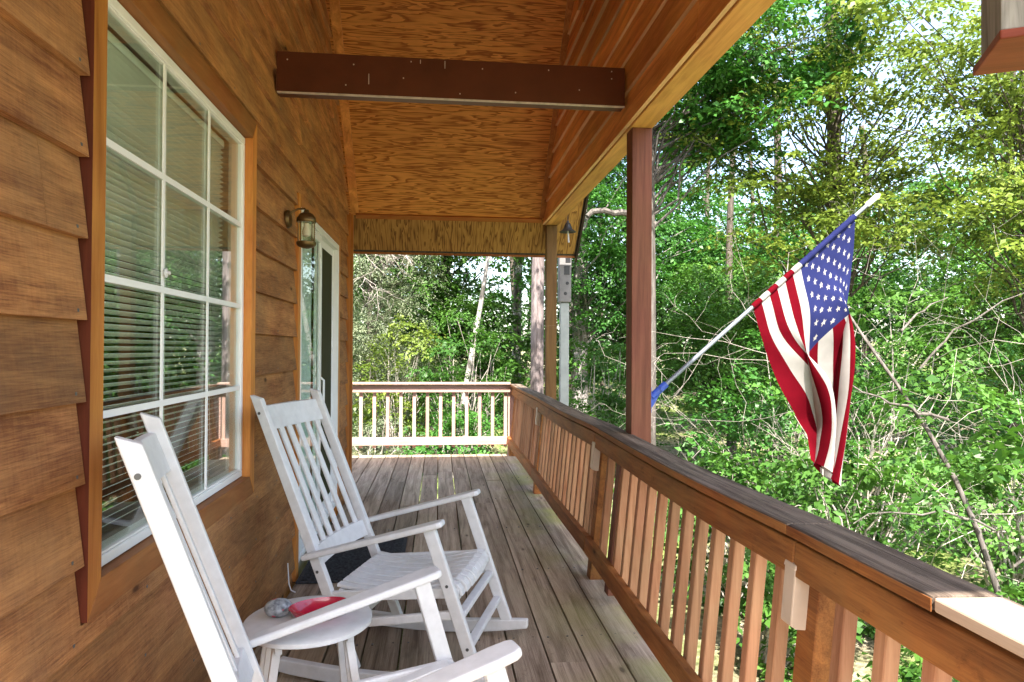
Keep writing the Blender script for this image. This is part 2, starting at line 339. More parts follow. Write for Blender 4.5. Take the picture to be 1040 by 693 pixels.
# ------------------------------------------------------------------ mesh helpers
class MB:
    def __init__(s): s.v = []; s.f = []; s.r = []; s.m = []
    def add(s, vs, fs, r=None, mi=0):
        o = len(s.v); s.v += [tuple(v) for v in vs]
        r = random.random() if r is None else r
        for f in fs: s.f.append(tuple(i+o for i in f)); s.r.append(r); s.m.append(mi)
    def hexa(s, p, r=None, mi=0):   # 4 bottom then 4 top, ccw seen from above
        s.add(p, [(3, 2, 1, 0), (4, 5, 6, 7), (0, 1, 5, 4), (1, 2, 6, 5), (2, 3, 7, 6), (3, 0, 4, 7)], r, mi)
    def box(s, a, b, r=None, mi=0):
        (x0, y0, z0), (x1, y1, z1) = a, b
        x0, x1 = min(x0, x1), max(x0, x1); y0, y1 = min(y0, y1), max(y0, y1); z0, z1 = min(z0, z1), max(z0, z1)
        s.hexa([(x0, y0, z0), (x1, y0, z0), (x1, y1, z0), (x0, y1, z0), (x0, y0, z1), (x1, y0, z1), (x1, y1, z1), (x0, y1, z1)], r, mi)
    def bar(s, p, q, w, h, up=(0, 0, 1), r=None, mi=0, w2=None, h2=None):
        p, q = Vector(p), Vector(q); d = (q-p).normalized(); up = Vector(up)
        x = d.cross(up)
        if x.length < 1e-5: x = d.cross(Vector((1, 0, 0)))
        x.normalize(); y = x.cross(d)
        w2 = w2 or w; h2 = h2 or h
        a = [p - x*w/2 - y*h/2, p + x*w/2 - y*h/2, p + x*w/2 + y*h/2, p - x*w/2 + y*h/2]
        b = [q - x*w2/2 - y*h2/2, q + x*w2/2 - y*h2/2, q + x*w2/2 + y*h2/2, q - x*w2/2 + y*h2/2]
        s.hexa(a + b, r, mi)
    def tube(s, pts, rads, n=8, r=None, mi=0, cap=True):
        pts = [Vector(p) for p in pts]; rings = []
        if isinstance(rads, (int, float)): rads = [rads]*len(pts)
        u = None
        for i, p in enumerate(pts):
            d = (pts[min(i+1, len(pts)-1)] - pts[max(i-1, 0)]).normalized()
            if u is None:
                u = d.cross(Vector((0, 0, 1)))
                if u.length < 1e-3: u = d.cross(Vector((1, 0, 0)))
            u = (u - d*u.dot(d)); u.normalize(); w = d.cross(u)
            rings.append([p + (u*math.cos(2*math.pi*k/n) + w*math.sin(2*math.pi*k/n))*rads[i] for k in range(n)])
        vs = [v for R in rings for v in R]; fs = []
        for i in range(len(pts)-1):
            for k in range(n):
                a, b = i*n+k, i*n+(k+1) % n
                fs.append((a, b, b+n, a+n))
        if cap: fs.append(tuple(range(n-1, -1, -1))); fs.append(tuple(range((len(pts)-1)*n, len(pts)*n)))
        s.add(vs, fs, r, mi)
    def lathe(s, prof, c=(0, 0, 0), n=24, r=None, mi=0, sx=1, sy=1):
        c = Vector(c); vs = []; fs = []
        for (rr, z) in prof:
            for k in range(n):
                a = 2*math.pi*k/n
                vs.append(c + Vector((rr*math.cos(a)*sx, rr*math.sin(a)*sy, z)))
        for i in range(len(prof)-1):
            for k in range(n):
                a, b = i*n+k, i*n+(k+1) % n
                fs.append((a, b, b+n, a+n))
        if prof[0][0] > 1e-6: fs.append(tuple(range(n-1, -1, -1)))
        if prof[-1][0] > 1e-6: fs.append(tuple(range((len(prof)-1)*n, len(prof)*n)))
        s.add(vs, fs, r, mi)
    def prism(s, poly, axis_vec, r=None, mi=0):  # poly: 3d points, extruded
        a = Vector(axis_vec); n = len(poly); p = [Vector(v) for v in poly]
        fs = [tuple(range(n-1, -1, -1)), tuple(range(n, 2*n))] + [(i, (i+1) % n, n+(i+1) % n, n+i) for i in range(n)]
        s.add(p + [v+a for v in p], fs, r, mi)
    def build(s, name, mat, parent=None, smooth=False, bevel=0, mats=None, seg=2):
        me = bpy.data.meshes.new(name); me.from_pydata(s.v, [], s.f); me.update()
        at = me.attributes.new('rnd', 'FLOAT', 'FACE'); at.data.foreach_set('value', s.r)
        for mm in (mats or [mat]): me.materials.append(mm)
        if mats: me.polygons.foreach_set('material_index', s.m)
        o = bpy.data.objects.new(name, me); COL.objects.link(o)
        import bmesh
        bm = bmesh.new(); bm.from_mesh(me); bmesh.ops.recalc_face_normals(bm, faces=bm.faces); bm.to_mesh(me); bm.free()
        if smooth:
            me.polygons.foreach_set('use_smooth', [True]*len(me.polygons))
            try: me.set_sharp_from_angle(angle=rad(40))
            except Exception: pass
        if bevel:
            b = o.modifiers.new('bevel', 'BEVEL'); b.width = bevel; b.segments = seg; b.limit_method = 'ANGLE'; b.angle_limit = rad(40)
        if parent: o.parent = parent
        return o

def tag(o, label=None, cat=None, group=None, kind=None):
    if label: o['label'] = label
    if cat: o['category'] = cat
    if group: o['group'] = group
    if kind: o['kind'] = kind
    return o

def empty(name, loc=(0, 0, 0), rz=0, label=None, cat=None, group=None):
    o = bpy.data.objects.new(name, None); COL.objects.link(o)
    o.location = loc; o.rotation_euler = (0, 0, rz); o.empty_display_size = .1
    return tag(o, label, cat, group)

def copy_tree(o, parent=None):
    c = o.copy(); COL.objects.link(c); c.parent = parent
    for ch in list(o.children): copy_tree(ch, c)
    return c

# ------------------------------------------------------------------ ground
def gz(x, y):
    base = -.75
    if x > 1.2: base -= .055*min(x-1.2, 14)
    if x > 18: base += .10*(x-18)
    if y > 9: base += .055*(y-9) if y < 32 else 1.27
    return base + .10*math.sin(x*.9+.4)*math.cos(y*.7) + .05*math.sin(x*2.3+y*1.9)

def build_ground():
    xs = np.concatenate([np.linspace(-400, -22, 8), np.arange(-20, 44, .8), np.linspace(46, 400, 8)])
    ys = np.concatenate([np.linspace(-400, -22, 8), np.arange(-20, 52, .8), np.linspace(54, 400, 8)])
    vs = [(x, y, gz(max(-20, min(44, x)), max(-20, min(52, y)))) for y in ys for x in xs]
    w = len(xs); fs = [(j*w+i, j*w+i+1, (j+1)*w+i+1, (j+1)*w+i) for j in range(len(ys)-1) for i in range(w-1)]
    mb = MB(); mb.add(vs, fs, .5)
    tag(mb.build('ground', M['ground'], smooth=True), 'sloping forest floor of pale leaf litter and grass', None, None, 'structure')
build_ground()

# ------------------------------------------------------------------ house
WX = -.87
EAVE_Y, EAVE_Z = 6.95, 2.35
RIDGE_Y = 3.47
CUT = 2*RIDGE_Y - .18
def ceil_z(y): return EAVE_Z + (EAVE_Y - y) if y >= RIDGE_Y else EAVE_Z + (y - (2*RIDGE_Y - EAVE_Y))
NEAR_Y = 2*RIDGE_Y - EAVE_Y
house = empty('house', (0, 0, 0), 0, 'cedar sided house whose covered porch roof and wall frame the view', 'house')

WIN = (1.835, 3.20, .787, 2.317)     # y0 y1 z0 z1 outer frame
TW = .09
DOOR = (4.30, 5.90, .05, 2.235)
END_Y = 6.60

def siding_wall():
    mb = MB(); E = .1985; z_first = .838 - 5*E
    wo = (WIN[0]-.068-.009, WIN[1]+.074, WIN[2]-TW-.004, WIN[3]+TW+.004)
    do = (DOOR[0]-.075, DOOR[1]+.075, -1, DOOR[3]+.08)
    k = 0
    while True:
        zb = z_first + k*E; k += 1
        if zb > 5.75: break
        zt = zb + E + .012
        def X(z): t = (z-zb)/E; return (-.850)*(1-t) + (-.874)*t
        # board ends along y (the wall ends at the corner and at the slopes)
        cuts = sorted({zb, zb+E, *[c for o in (wo, do) for c in (o[2], o[3]) if zb < c < zb+E]})
        joints = [.25]
        y = .25 + random.uniform(1.0, 3.0)
        while y < 6.3: joints.append(y); y += random.uniform(2.6, 4.2)
        joints.append(END_Y)
        for a, b in zip(cuts[:-1], cuts[1:]):
            za, zc = a, b
            for j0, j1 in zip(joints[:-1], joints[1:]):
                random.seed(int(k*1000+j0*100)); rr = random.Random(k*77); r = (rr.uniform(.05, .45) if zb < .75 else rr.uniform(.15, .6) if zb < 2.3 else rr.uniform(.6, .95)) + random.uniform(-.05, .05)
                segs = [(j0, j1-.0025)]
                mid = (za+zc)/2
                for o in (wo, do):
                    if o[2] <= mid <= o[3]:
                        ns = []
                        for s0, s1 in segs:
                            if o[1] <= s0 or o[0] >= s1: ns.append((s0, s1)); continue
                            if s0 < o[0]: ns.append((s0, o[0]))
                            if s1 > o[1]: ns.append((o[1], s1))
                        segs = ns
                for s0, s1 in segs:
                    def lim(z): return NEAR_Y + max(0, z-EAVE_Z), EAVE_Y - max(0, z-EAVE_Z)
                    A0, A1 = lim(za); B0, B1 = lim(zc)
                    a0, a1 = max(s0, A0), min(s1, A1); b0, b1 = max(s0, B0), min(s1, B1)
                    if a1-a0 < .005 or b1-b0 < .002: continue
                    xa, xc = X(za), X(zc)
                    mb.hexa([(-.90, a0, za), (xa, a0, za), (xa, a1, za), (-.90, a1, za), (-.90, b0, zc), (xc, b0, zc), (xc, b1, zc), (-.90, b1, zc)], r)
    random.seed(7)
    for row in range(k):
        zb = z_first + row*E + .022; y = .5
        while y < 6.5:
            yy = y + random.uniform(-.01, .01); y += .406
            if wo[0]-.02 < yy < wo[1]+.02 and wo[2]-.03 < zb < wo[3]+.03: continue
            if do[0]-.02 < yy < do[1]+.02 and zb < do[3]+.03: continue
            if zb > EAVE_Z and not (NEAR_Y + zb-EAVE_Z + .05 < yy < EAVE_Y - (zb-EAVE_Z) - .05): continue
            x = -.850 - .024*(.022/E)
            mb.box((x-.004, yy-.004, zb-.004), (x+.0008, yy+.004, zb+.004), .5, 1)
    return mb.build('siding', None, house, mats=[M['siding'], M['bolt']])
siding_wall()

def wall_core():
    # the framed wall behind the siding, with openings, the end wall, and the plain room inside
    mb = MB(); x0, x1 = -1.02, -.905
    def slab(y0, y1, z0, z1): mb.box((x0, y0, z0), (x1, y1, z1), .5)
    slab(.27, WIN[0], -.8, 2.35); slab(WIN[0], WIN[1], -.8, WIN[2]); slab(WIN[0], WIN[1], WIN[3], 2.35)
    slab(WIN[1], DOOR[0], -.8, 2.35); slab(DOOR[0], DOOR[1], -.8, DOOR[2]); slab(DOOR[0], DOOR[1], DOOR[3], 2.35); slab(DOOR[1], 6.57, -.8, 2.35)
    mb.prism([(x0, .1, 2.352), (x0, 6.84, 2.352), (x0, RIDGE_Y, 5.72)], (x1-x0, 0, 0), .5)
    mb.build('wall_framing', M['room'], house)
    mb = MB()
    mb.box((-8, 6.45, -.8), (-.903, 6.57, 2.35), .3)
    mb.box((-8, .27, -.8), (-1.03, .39, 2.35), .3)
    mb.box((-8.1, .27, -.8), (-7.98, 6.57, 2.35), .3)
    mb.build('end_wall', M['siding'], house)
    mb = MB(); mb.box((-7.9, .40, -.10), (-1.03, 6.44, -.02)); mb.box((-7.9, .40, 2.40), (-1.03, 6.44, 2.45)); mb.box((-4.6, .41, -.01), (-4.5, 6.43, 2.39))
    mb.build('room_interior', M['room'], house)
wall_core()

def roof_and_gable():
    XL, XR = -8.3, 1.40
    # ceiling sheet inside (plywood) and soffit outside the trim line
    def slope(name, ya, yb, xa, xb, t0, t1, mat, far=True):
        mb = MB()
        f = (lambda y: y) if far else (lambda y: 2*RIDGE_Y - y)
        P = []
        for (x, y, t) in ((xa, ya, t0), (xb, ya, t0), (xb, yb, t0), (xa, yb, t0), (xa, ya, t1), (xb, ya, t1), (xb, yb, t1), (xa, yb, t1)):
            P.append((x, f(y), ceil_z(y) + t))
        mb.hexa(P, .5); return mb.build(name, mat, house)
    for far in (True, False):
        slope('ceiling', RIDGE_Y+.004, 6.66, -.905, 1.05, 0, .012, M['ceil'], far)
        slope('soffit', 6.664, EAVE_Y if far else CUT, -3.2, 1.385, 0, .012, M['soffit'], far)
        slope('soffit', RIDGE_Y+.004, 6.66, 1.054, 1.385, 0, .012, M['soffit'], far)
        slope('roof', RIDGE_Y+.002, EAVE_Y+.03 if far else CUT+.02, XL, XR, .016, .18, M['roof'], far)
    # fascia along the eaves
    for y, zz in ((EAVE_Y+.032, EAVE_Z), (.18-.045, ceil_z(.18))):
        mb = MB(); mb.box((-3.2, y, zz-.035), (XR, y+.02, zz+.10)); mb.build('fascia', M['trim_x'], house)
    # rake board
    mb = MB()
    for far in (1, 0):
        f = (lambda y: y) if far else (lambda y: 2*RIDGE_Y - y)
        P = [(x, f(y), ceil_z(y)+t) for t in (-.03, .16) for (x, y) in ((XR+.002, RIDGE_Y+.003), (XR+.024, RIDGE_Y+.003), (XR+.024, (EAVE_Y if far else CUT)+.05), (XR+.002, (EAVE_Y if far else CUT)+.05))]
        mb.hexa(P)
    mb.build('rake_board', M['dark'], house)
    # cross trim where ceiling and soffit meet, and the trims along both walls
    mb = MB(); mb.bar((-.80, 6.655, ceil_z(6.655)-.012), (1.0, 6.655, ceil_z(6.655)-.012), .045, .022, up=(0, 1, 1)); mb.build('ceiling_trim', M['trim_x'], house)
    for x, w in ((-.808, .075), (1.0, .05)):
        mb = MB()
        for far in (1, 0):
            f = (lambda y: y) if far else (lambda y: 2*RIDGE_Y - y)
            P = [(xx, f(y), ceil_z(y)+t) for t in (-.024, -.002) for (xx, y) in ((x-w/2, RIDGE_Y+.03), (x+w/2, RIDGE_Y+.03), (x+w/2, 6.62), (x-w/2, 6.62))]
            mb.hexa(P)
        mb.build('ceiling_trim', M['gable'], house)
    # header beam over the posts
    mb = MB(); mb.box((1.045, .35, 2.595), (1.17, 6.80, 2.745)); mb.build('header_beam', M['header'], house, bevel=.004)
    # gable siding above the header, seen from the inside
    mb = MB(); E = .185; z = 2.60
    k = 0
    while z < 5.6:
        zt = z+E; random.seed(500+k); k += 1
        joints = [.3, random.uniform(1.2, 3.0), random.uniform(4, 5.6), 6.9]
        for j0, j1 in zip(joints[:-1], joints[1:]):
            r = random.random(); tl = random.uniform(-.004, .008)
            a0, a1 = max(j0, NEAR_Y+max(0, z-EAVE_Z)), min(j1-.003, EAVE_Y-max(0, z-EAVE_Z)); b0, b1 = max(j0, NEAR_Y+max(0, zt-EAVE_Z)), min(j1-.003, EAVE_Y-max(0, zt-EAVE_Z))
            if a1-a0 < .01 or b1-b0 < .005: continue
            mb.hexa([(1.014-tl, a0, z), (1.036, a0, z), (1.036, a1, z), (1.014-tl, a1, z), (1.032, b0, zt-.002+tl), (1.044, b0, zt-.002+tl), (1.044, b1, zt-.002+tl), (1.032, b1, zt-.002+tl)], r)
        z = zt
    random.seed(7)
    mb.m = [1 if i % 6 == 0 else 0 for i in range(len(mb.f))]  # board undersides coloured paler, as if catching light from below
    mb.build('gable_siding', None, house, mats=[M['gable'], M['gable_lit_edge']])
    mb = MB(); mb.prism([(1.06, .45, 2.75), (1.06, 6.5, 2.75), (1.06, RIDGE_Y, 5.75)], (.09, 0, 0)); mb.build('gable_framing', M['siding'], house)
    # tie beam
    mb = MB(); mb.box((-.852, 3.655, 2.706), (1.008, 3.745, 2.915), .5, 0)
    for x, z, l in ((-.38, 2.79, .055), (.02, 2.885, .04), (-.11, 2.895, .02)):
        mb.box((x, 3.6525, z-l/2), (x+.004, 3.656, z+l/2), .5, 1)
    for x, z in ((-.8, 2.87), (-.5, 2.75), (-.46, 2.86), (-.2, 2.80), (-.16, 2.89), (.1, 2.73), (.22, 2.87), (.4, 2.75), (.58, 2.88), (.75, 2.78), (.93, 2.89), (.93, 2.85)):
        mb.box((x, 3.6525, z), (x+.006, 3.656, z+.006), .5, 1)
    tb = mb.build('tie_beam', None, house, mats=[M['beam'], M['edge']])
    mb = MB(); mb.box((-.848, 3.651, 2.6985), (1.006, 3.668, 2.7045)); mb.build('edge_strip', M['edge'], tb)
    # posts
    mb = MB(); mb.box((1.052, 3.66, -1.2), (1.165, 3.775, 2.593)); mb.build('post', M['post_red'], house, bevel=.004)
    mb = MB(); mb.box((1.052, 6.66, -1.0), (1.155, 6.76, 2.593)); mb.build('post', M['post_gold'], house, bevel=.004)
    mb = MB(); mb.box((1.052, .42, -1.0), (1.155, .52, 2.593)); mb.build('post', M['post_red'], house, bevel=.004)
    # corner board
    mb = MB(); mb.box((-.905, 6.553, -.3), (-.838, 6.60, 2.64)); mb.build('corner_board', M['trim'], house, bevel=.003)
    mb = MB(); mb.box((-.838, 6.557, -.02), (-.812, 6.597, 2.63)); mb.build('corner_board', M['trim'], house, bevel=.003)
roof_and_gable()

def window():
    y0, y1, z0, z1 = WIN
    w = empty('window', (0, 0, 0)); w.parent = house
    F = .030
    mb = MB()
    xo, xi = -.880, -.945
    mb.box((xi, y0, z0), (xo, y1, z0+F)); mb.box((xi, y0, z1-F), (xo, y1, z1))
    mb.box((xi, y0, z0+F), (xo, y0+F, z1-F)); mb.box((xi, y1-F, z0+F), (xo, y1, z1-F))
    mb.build('frame', M['vinyl'], w, bevel=.004)
    mb = MB()   # inner sash step
    g = .007; a0, a1, b0, b1 = y0+F+.001, y1-F-.001, z0+F+.001, z1-F-.001
    mb.box((xi+.012, a0, b0), (xo-.004, a1, b0+g)); mb.box((xi+.012, a0, b1-g), (xo-.004, a1, b1))
    mb.box((xi+.012, a0, b0+g), (xo-.004, a0+g, b1-g)); mb.box((xi+.012, a1-g, b0+g), (xo-.004, a1, b1-g))
    mb.build('sash', M['vinyl'], w, bevel=.002)
    ga0, ga1, gb0, gb1 = a0+g, a1-g, b0+g, b1-g
    mb = MB()
    for i in (1, 2):
        y = ga0 + (ga1-ga0)*i/3; mb.box((-.889, y-.007, gb0), (-.883, y+.007, gb1))
    for i in (1, 2, 3):
        z = gb0 + (gb1-gb0)*i/4; mb.box((-.8895, ga0, z-.010), (-.8825, ga1, z+.010))
    mb.build('muntins', M['vinyl'], w)
    mb = MB(); mb.box((-.8965, ga0-.004, gb0-.004), (-.8925, ga1+.004, gb1+.004)); mb.build('pane', M['glass'], w)
    # casing boards with mitred lower corner
    def casing(pts, mat, edge=None):
        mb = MB(); mb.prism([(-.95, y, z) for y, z in pts], (.95-.846, 0, 0))
        if edge is None: return mb.build('casing', mat, w, bevel=.002)
        mb.m[2+edge] = 1
        return mb.build('casing', None, w, mats=[mat, M['red_edge']])
    t = TW; e = .0015
    casing([(y0-.068, z0-t), (y0-e, z0-e), (y0-e, z1+e), (y0-.068, z1+t)], M['trim'], 3)
    casing([(y1+e, z0-e), (y1+.07, z0-t), (y1+.07, z1+t), (y1+e, z1+e)], M['trim'])
    casing([(y0-.064, z0-t), (y1+.066, z0-t), (y1, z0-.003), (y0, z0-.003)], M['trim_y'])
    casing([(y0, z1+.003), (y1, z1+.003), (y1+.066, z1+t), (y0-.064, z1+t)], M['trim_y'])
    # blind behind the glass
    mb = MB(); n = 66
    for i in range(n):
        z = z0+F+.025 + i*(z1-z0-2*F-.06)/(n-1)
        tilt = -.0058 - .0006*math.sin(i*1.7)
        mb.hexa([(-.988, y0+.034, z+tilt), (-.963, y0+.034, z-tilt), (-.963, y1-.034, z-tilt), (-.988, y1-.034, z+tilt),
                 (-.988, y0+.034, z+tilt+.0012), (-.963, y0+.034, z-tilt+.0012), (-.963, y1-.034, z-tilt+.0012), (-.988, y1-.034, z+tilt+.0012)], .5)
    b = empty('window_blind', (0, 0, 0), 0, 'white slatted venetian blind hanging behind the large window glass', 'blind')
    mb.build('slats', M['blind'], b)
    mb = MB(); mb.box((-.992, y0+.05, z1-F-.03), (-.957, y1-.05, z1-F-.002)); mb.build('headrail', M['blind'], b)
    mb = MB()
    for f in (.12, .5, .88):
        y = y0+.05+(y1-y0-.1)*f; mb.tube([(-.960, y, z0+F+.01), (-.960, y, z1-F-.03)], .0012, 4)
    mb.build('cords', M['blind'], b)
    # small suction hook on the glass
    yy = ga0+(ga1-ga0)/3; zz = gb0+(gb1-gb0)*.5+.055
    h = MB(); h.lathe([(.0, .0), (.014, .002), (.016, .007), (.007, .010), (.006, .018), (.0, .020)], (0, 0, 0), 14)
    o = h.build('suction_hook', M['white'], None, smooth=True); o.location = (-.8815, yy, zz); o.rotation_euler = (0, rad(90), 0)
    tag(o, 'small white suction hook stuck on the large window', 'hook')
window()

def sliding_door():
    y0, y1, z0, z1 = DOOR
    d = empty('sliding_door', (0, 0, 0)); d.parent = house
    F = .045; mb = MB(); xo, xi = -.846, -.905
    mb.box((xi, y0, z1-F), (xo, y1, z1)); mb.box((xi, y0, z0), (xo, y1, z0+.03)); mb.box((xi, y0, z0+.03), (xo, y0+F, z1-F)); mb.box((xi, y1-F, z0+.03), (xo, y1, z1-F))
    mb.build('frame', M['vinyl'], d, bevel=.004)
    ym = (y0+y1)/2
    for i, (a, b, x) in enumerate(((y0+F+.002, ym+.03, -.858), (ym-.03, y1-F-.002, -.886))):
        mb = MB(); s = .058; zz0, zz1 = z0+.034, z1-F-.002
        mb.box((x-.020, a, zz0), (x, a+s, zz1)); mb.box((x-.020, b-s, zz0), (x, b, zz1))
        mb.box((x-.020, a+s, zz1-s), (x, b-s, zz1)); mb.box((x-.020, a+s, zz0), (x, b-s, zz0+.09))
        mb.build('door_panel_frame', M['vinyl'], d, bevel=.003)
        mb = MB(); mb.box((x-.006 if i else x-.015, a+s-.004, zz0+.086), (x-.003 if i else x-.011, b-s+.004, zz1-s+.004)); mb.build('screen' if i else 'pane', M['screen'] if i else M['door_glass'], d)
    mb = MB(); mb.tube([(-.858, ym+.005, .95), (-.835, ym+.005, .97), (-.835, ym+.005, 1.13), (-.858, ym+.005, 1.15)], .008, 8); mb.build('handle', M['vinyl'], d, smooth=True)
    t = .07
    for a, b, c, e, mt in ((y0-t, y0-.002, -.1, z1+t, 'trim'), (y1+.002, y1+t, -.1, z1+t, 'trim'), (y0, y1, z1+.002, z1+t, 'trim_y')):
        mb = MB(); mb.box((-.905, a, c), (-.845, b, e)); mb.build('casing', M[mt], d, bevel=.002)
    # curtain of vertical folds
    mb = MB(); n = 40; vs = []; fs = []
    for i in range(n+1):
        y = y0+.06 + (ym-.08-y0)*i/n; x = -.928 - .014*math.sin(i*1.5)
        vs += [(x, y, .1), (x, y, z1-.05), (x-.004, y, z1-.05), (x-.004, y, .1)]
    for i in range(n):
        for k in range(4):
            a, b = i*4+k, i*4+(k+1) % 4; fs.append((a, b, b+4, a+4))
    mb.add(vs, fs, .5)
    tag(mb.build('curtain', M['curtain'], None, smooth=True), 'pale bluish curtain hanging inside the sliding door', 'curtain')
sliding_door()

# ------------------------------------------------------------------ deck
def deck():
    mb = MB(); bw = .164; g = .009
    x = .652 - bw*25
    while x < 1.0:
        x1 = min(x+bw, 1.03)
        if x1 - x > .05:
            ya = -2.5 if x > -.86 else 6.62
            xa = x+g/2; xb = x1-g/2
            if x < -.86 < x1: ya = 6.62
            j = [ya]; y = ya + random.uniform(1.5, 4.5)
            while y < 8.3: j.append(y); y += random.uniform(3.0, 4.8)
            j.append(8.86)
            for a, b in zip(j[:-1], j[1:]):
                dz = random.uniform(-.0015, .0015)
                if ya < 0 and x < -.86+bw and x > -.95: xa = max(xa, -.899)
                mb.box((xa, a+.002, -.036+dz), (xb, b-.002, dz))
        x += bw
    for (bx0, bx1) in [(.652 - bw*q, .652 - bw*(q-1)) for q in range(-1, 10)]:
        for y in (.22, 1.22, 2.22, 3.22, 4.22, 5.22, 6.22, 7.22, 8.62):
            for x in (bx0+.035, bx1-.035):
                if -.86 < x < .98: mb.box((x-.0045, y-.0045+random.uniform(-.01, .01), -.01), (x+.0045, y+.0045, .0022), .5, 1)
    o = mb.build('deck', None, None, bevel=.004, seg=1, mats=[M['deck'], M['bolt']])
    tag(o, 'weathered grey plank porch floor', None, None, 'structure')
    mb = MB()
    for y in (-2.4, .2, 2.2, 4.2, 6.2, 8.6): mb.box((-4 if y > 6.5 else -.9, y, -.19), (1.0, y+.04, -.038))
    mb.box((1.0, -2.5, -.21), (1.035, 8.86, -.038)); mb.box((-4, 8.82, -.21), (.998, 8.86, -.038))
    tag(mb.build('deck_joists', M['post_gold']), 'wooden joists and rim boards under the porch floor', None, None, 'structure')
    # screw heads
deck()

# ------------------------------------------------------------------ railings
def xin(z): return .857 + .085*(z/.88)
def side_railing():
    R = empty('side_railing', (.95, 4.5, 0), 0, 'long orange stained porch railing with dark weathered cap beside the deck', 'railing')
    inv = Matrix.Translation((-.95, -4.5, 0))
    def fin(o): o.parent = R; o.matrix_parent_inverse = Matrix.Identity(4); o.data.transform(inv); return o
    def sag(y):
        s = 0
        for a, b, d in ((.2, 1.7, .002), (1.7, 4.05, .014), (4.05, 6.45, .008), (6.45, 8.8, .004)):
            if a <= y <= b: t = (y-a)/(b-a); s = -d*math.sin(math.pi*t)
        return s
    joints = [.1, 1.72, 4.06, 6.46, 8.80]
    for i, (a, b) in enumerate(zip(joints[:-1], joints[1:])):
        n = 8; r = random.random()
        def strip(prof, name, mat, g=.003, bev=.004):
            mb = MB(); vs = []; fs = []
            for k in range(n+1):
                y = a+g + (b-a-2*g)*k/n; s = sag(y); wob = .004*math.sin(y*2.1)
                vs += [(x+wob, y, z+s) for x, z in prof]
            m = len(prof)
            for k in range(n):
                for q in range(m):
                    p, w = k*m+q, k*m+(q+1) % m; fs.append((p, w, w+m, p+m))
            fs.append(tuple(range(m-1, -1, -1))); fs.append(tuple(range(n*m, (n+1)*m)))
            mb.add(vs, fs, r); return fin(mb.build(name, mat, None, bevel=bev))
        z0, z1 = .775, .864
        strip([(xin(z0), z0), (xin(z0)+.038, z0), (xin(z1)+.038, z1), (xin(z1), z1)], 'upper_rail', M['rail'])
        if i == 0:
            A_, B_ = a, b
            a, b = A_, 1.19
            strip([(.918, .884), (1.064, .880), (1.064, .908), (.918, .912)], 'cap_rail', M['sun_cap'], .002, .005)
            a, b = 1.19, B_
            strip([(.918, .884), (1.064, .880), (1.064, .908), (.918, .912)], 'cap_rail', M['cap'], .002, .006)
            strip([(.9155, .883), (.9175, .883), (.9175, .908), (.9155, .908)], 'cap_edge', M['rail'], .002, 0)
            a, b = A_, B_
        else: strip([(.918, .884), (1.064, .880), (1.064, .908), (.918, .912)], 'cap_rail', M['cap'], .002, .006)
        if i: strip([(.9155, .883), (.9175, .883), (.9175, .908), (.9155, .908)], 'cap_edge', M['rail'], .002, 0)
        z0, z1 = .148, .236
        strip([(xin(z0), z0), (xin(z0)+.038, z0), (xin(z1)+.038, z1), (xin(z1), z1)], 'lower_rail', M['rail'])
    posts = [1.70, 4.03, 6.43, 8.70]
    def upright(y, w, d, name, mat, z0, z1):
        mb = MB(); P = []
        for z in (z0, z1):
            x = xin(z)+.0395
            P += [(x, y-w/2, z), (x+d, y-w/2, z), (x+d, y+w/2, z), (x, y+w/2, z)]
        mb.hexa(P); return fin(mb.build(name, mat, None, bevel=.003, seg=1))
    for y in posts: upright(y, .089, .089, 'post', M['rail'], -.2, .874)
    upright(3.62, .075, .06, 'post', M['post_red'], .05, .874)
    y = 2.017 - .1515*11
    while y < 8.62:
        if all(abs(y-p) > .072 for p in posts) and abs(y-3.62) > .07:
            upright(y + random.uniform(-.006, .006), .040, .038, 'baluster', M['bal'], .10, .872)
        y += .1515
side_railing()

def far_railing():
    R = empty('far_railing', (-.5, 8.76, 0), 0, 'sunlit pink railing across the far end of the deck', 'railing')
    inv = Matrix.Translation((.5, -8.76, 0))
    def fin(o): o.parent = R; o.data.transform(inv); return o
    def bx(a, b, name, mat, bev=.004):
        mb = MB(); mb.box(a, b); return fin(mb.build(name, mat, None, bevel=bev))
    L = -3.6
    bx((L, 8.70, .905), (.914, 8.84, .932), 'cap_rail', M['farrail'], .006)
    bx((L, 8.748, .805), (.93, 8.786, .897), 'upper_rail', M['farrail'])
    bx((L, 8.748, .135), (.93, 8.786, .235), 'lower_rail', M['farrail'])
    x = .86
    while x > L:
        bx((x-.021, 8.788, .10), (x+.021, 8.826, .895), 'baluster', M['farbal'], .003); x -= .167
    bx((-1.9, 8.79, -.2), (-1.81, 8.88, .9), 'post', M['farbal'])
    bx((.895, 8.79, -.2), (.985, 8.88, .9), 'post', M['farbal'])
far_railing()

def solar_light():
    t = empty('solar_light', (0, 0, 0))
    mb = MB(); mb.prism([(-.046, -.028, .006), (-.046, .028, .006), (-.032, .028, -.004), (.0, .028, -.004), (.0, -.028, -.004), (-.032, -.028, -.004)], (0, 0, .15))
    mb.build('housing', M['solar'], t, bevel=.004)
    mb = MB(); mb.prism([(-.049, -.030, .150), (-.049, .030, .150), (0, .030, .150), (0, -.030, .150)], (.004, 0, .016)); mb.build('lid', M['solar'], t, bevel=.004)
    return t
l0 = solar_light()
for i, (y, lab) in enumerate(((1.70, 'pale boxy deck light on the railing post closest to the sunlit cap corner'),
                              (4.03, 'pale boxy deck light on the railing post beside the red porch post'),
                              (6.43, 'tiny pale deck light on the railing post near the golden far post'))):
    o = l0 if i == 0 else copy_tree(l0)
    o.location = (xin(.72)+.036, y+.03, .638); o.rotation_euler = (0, rad(5), 0)
    tag(o, lab, 'deck light', 'pale deck lights on the side railing posts')

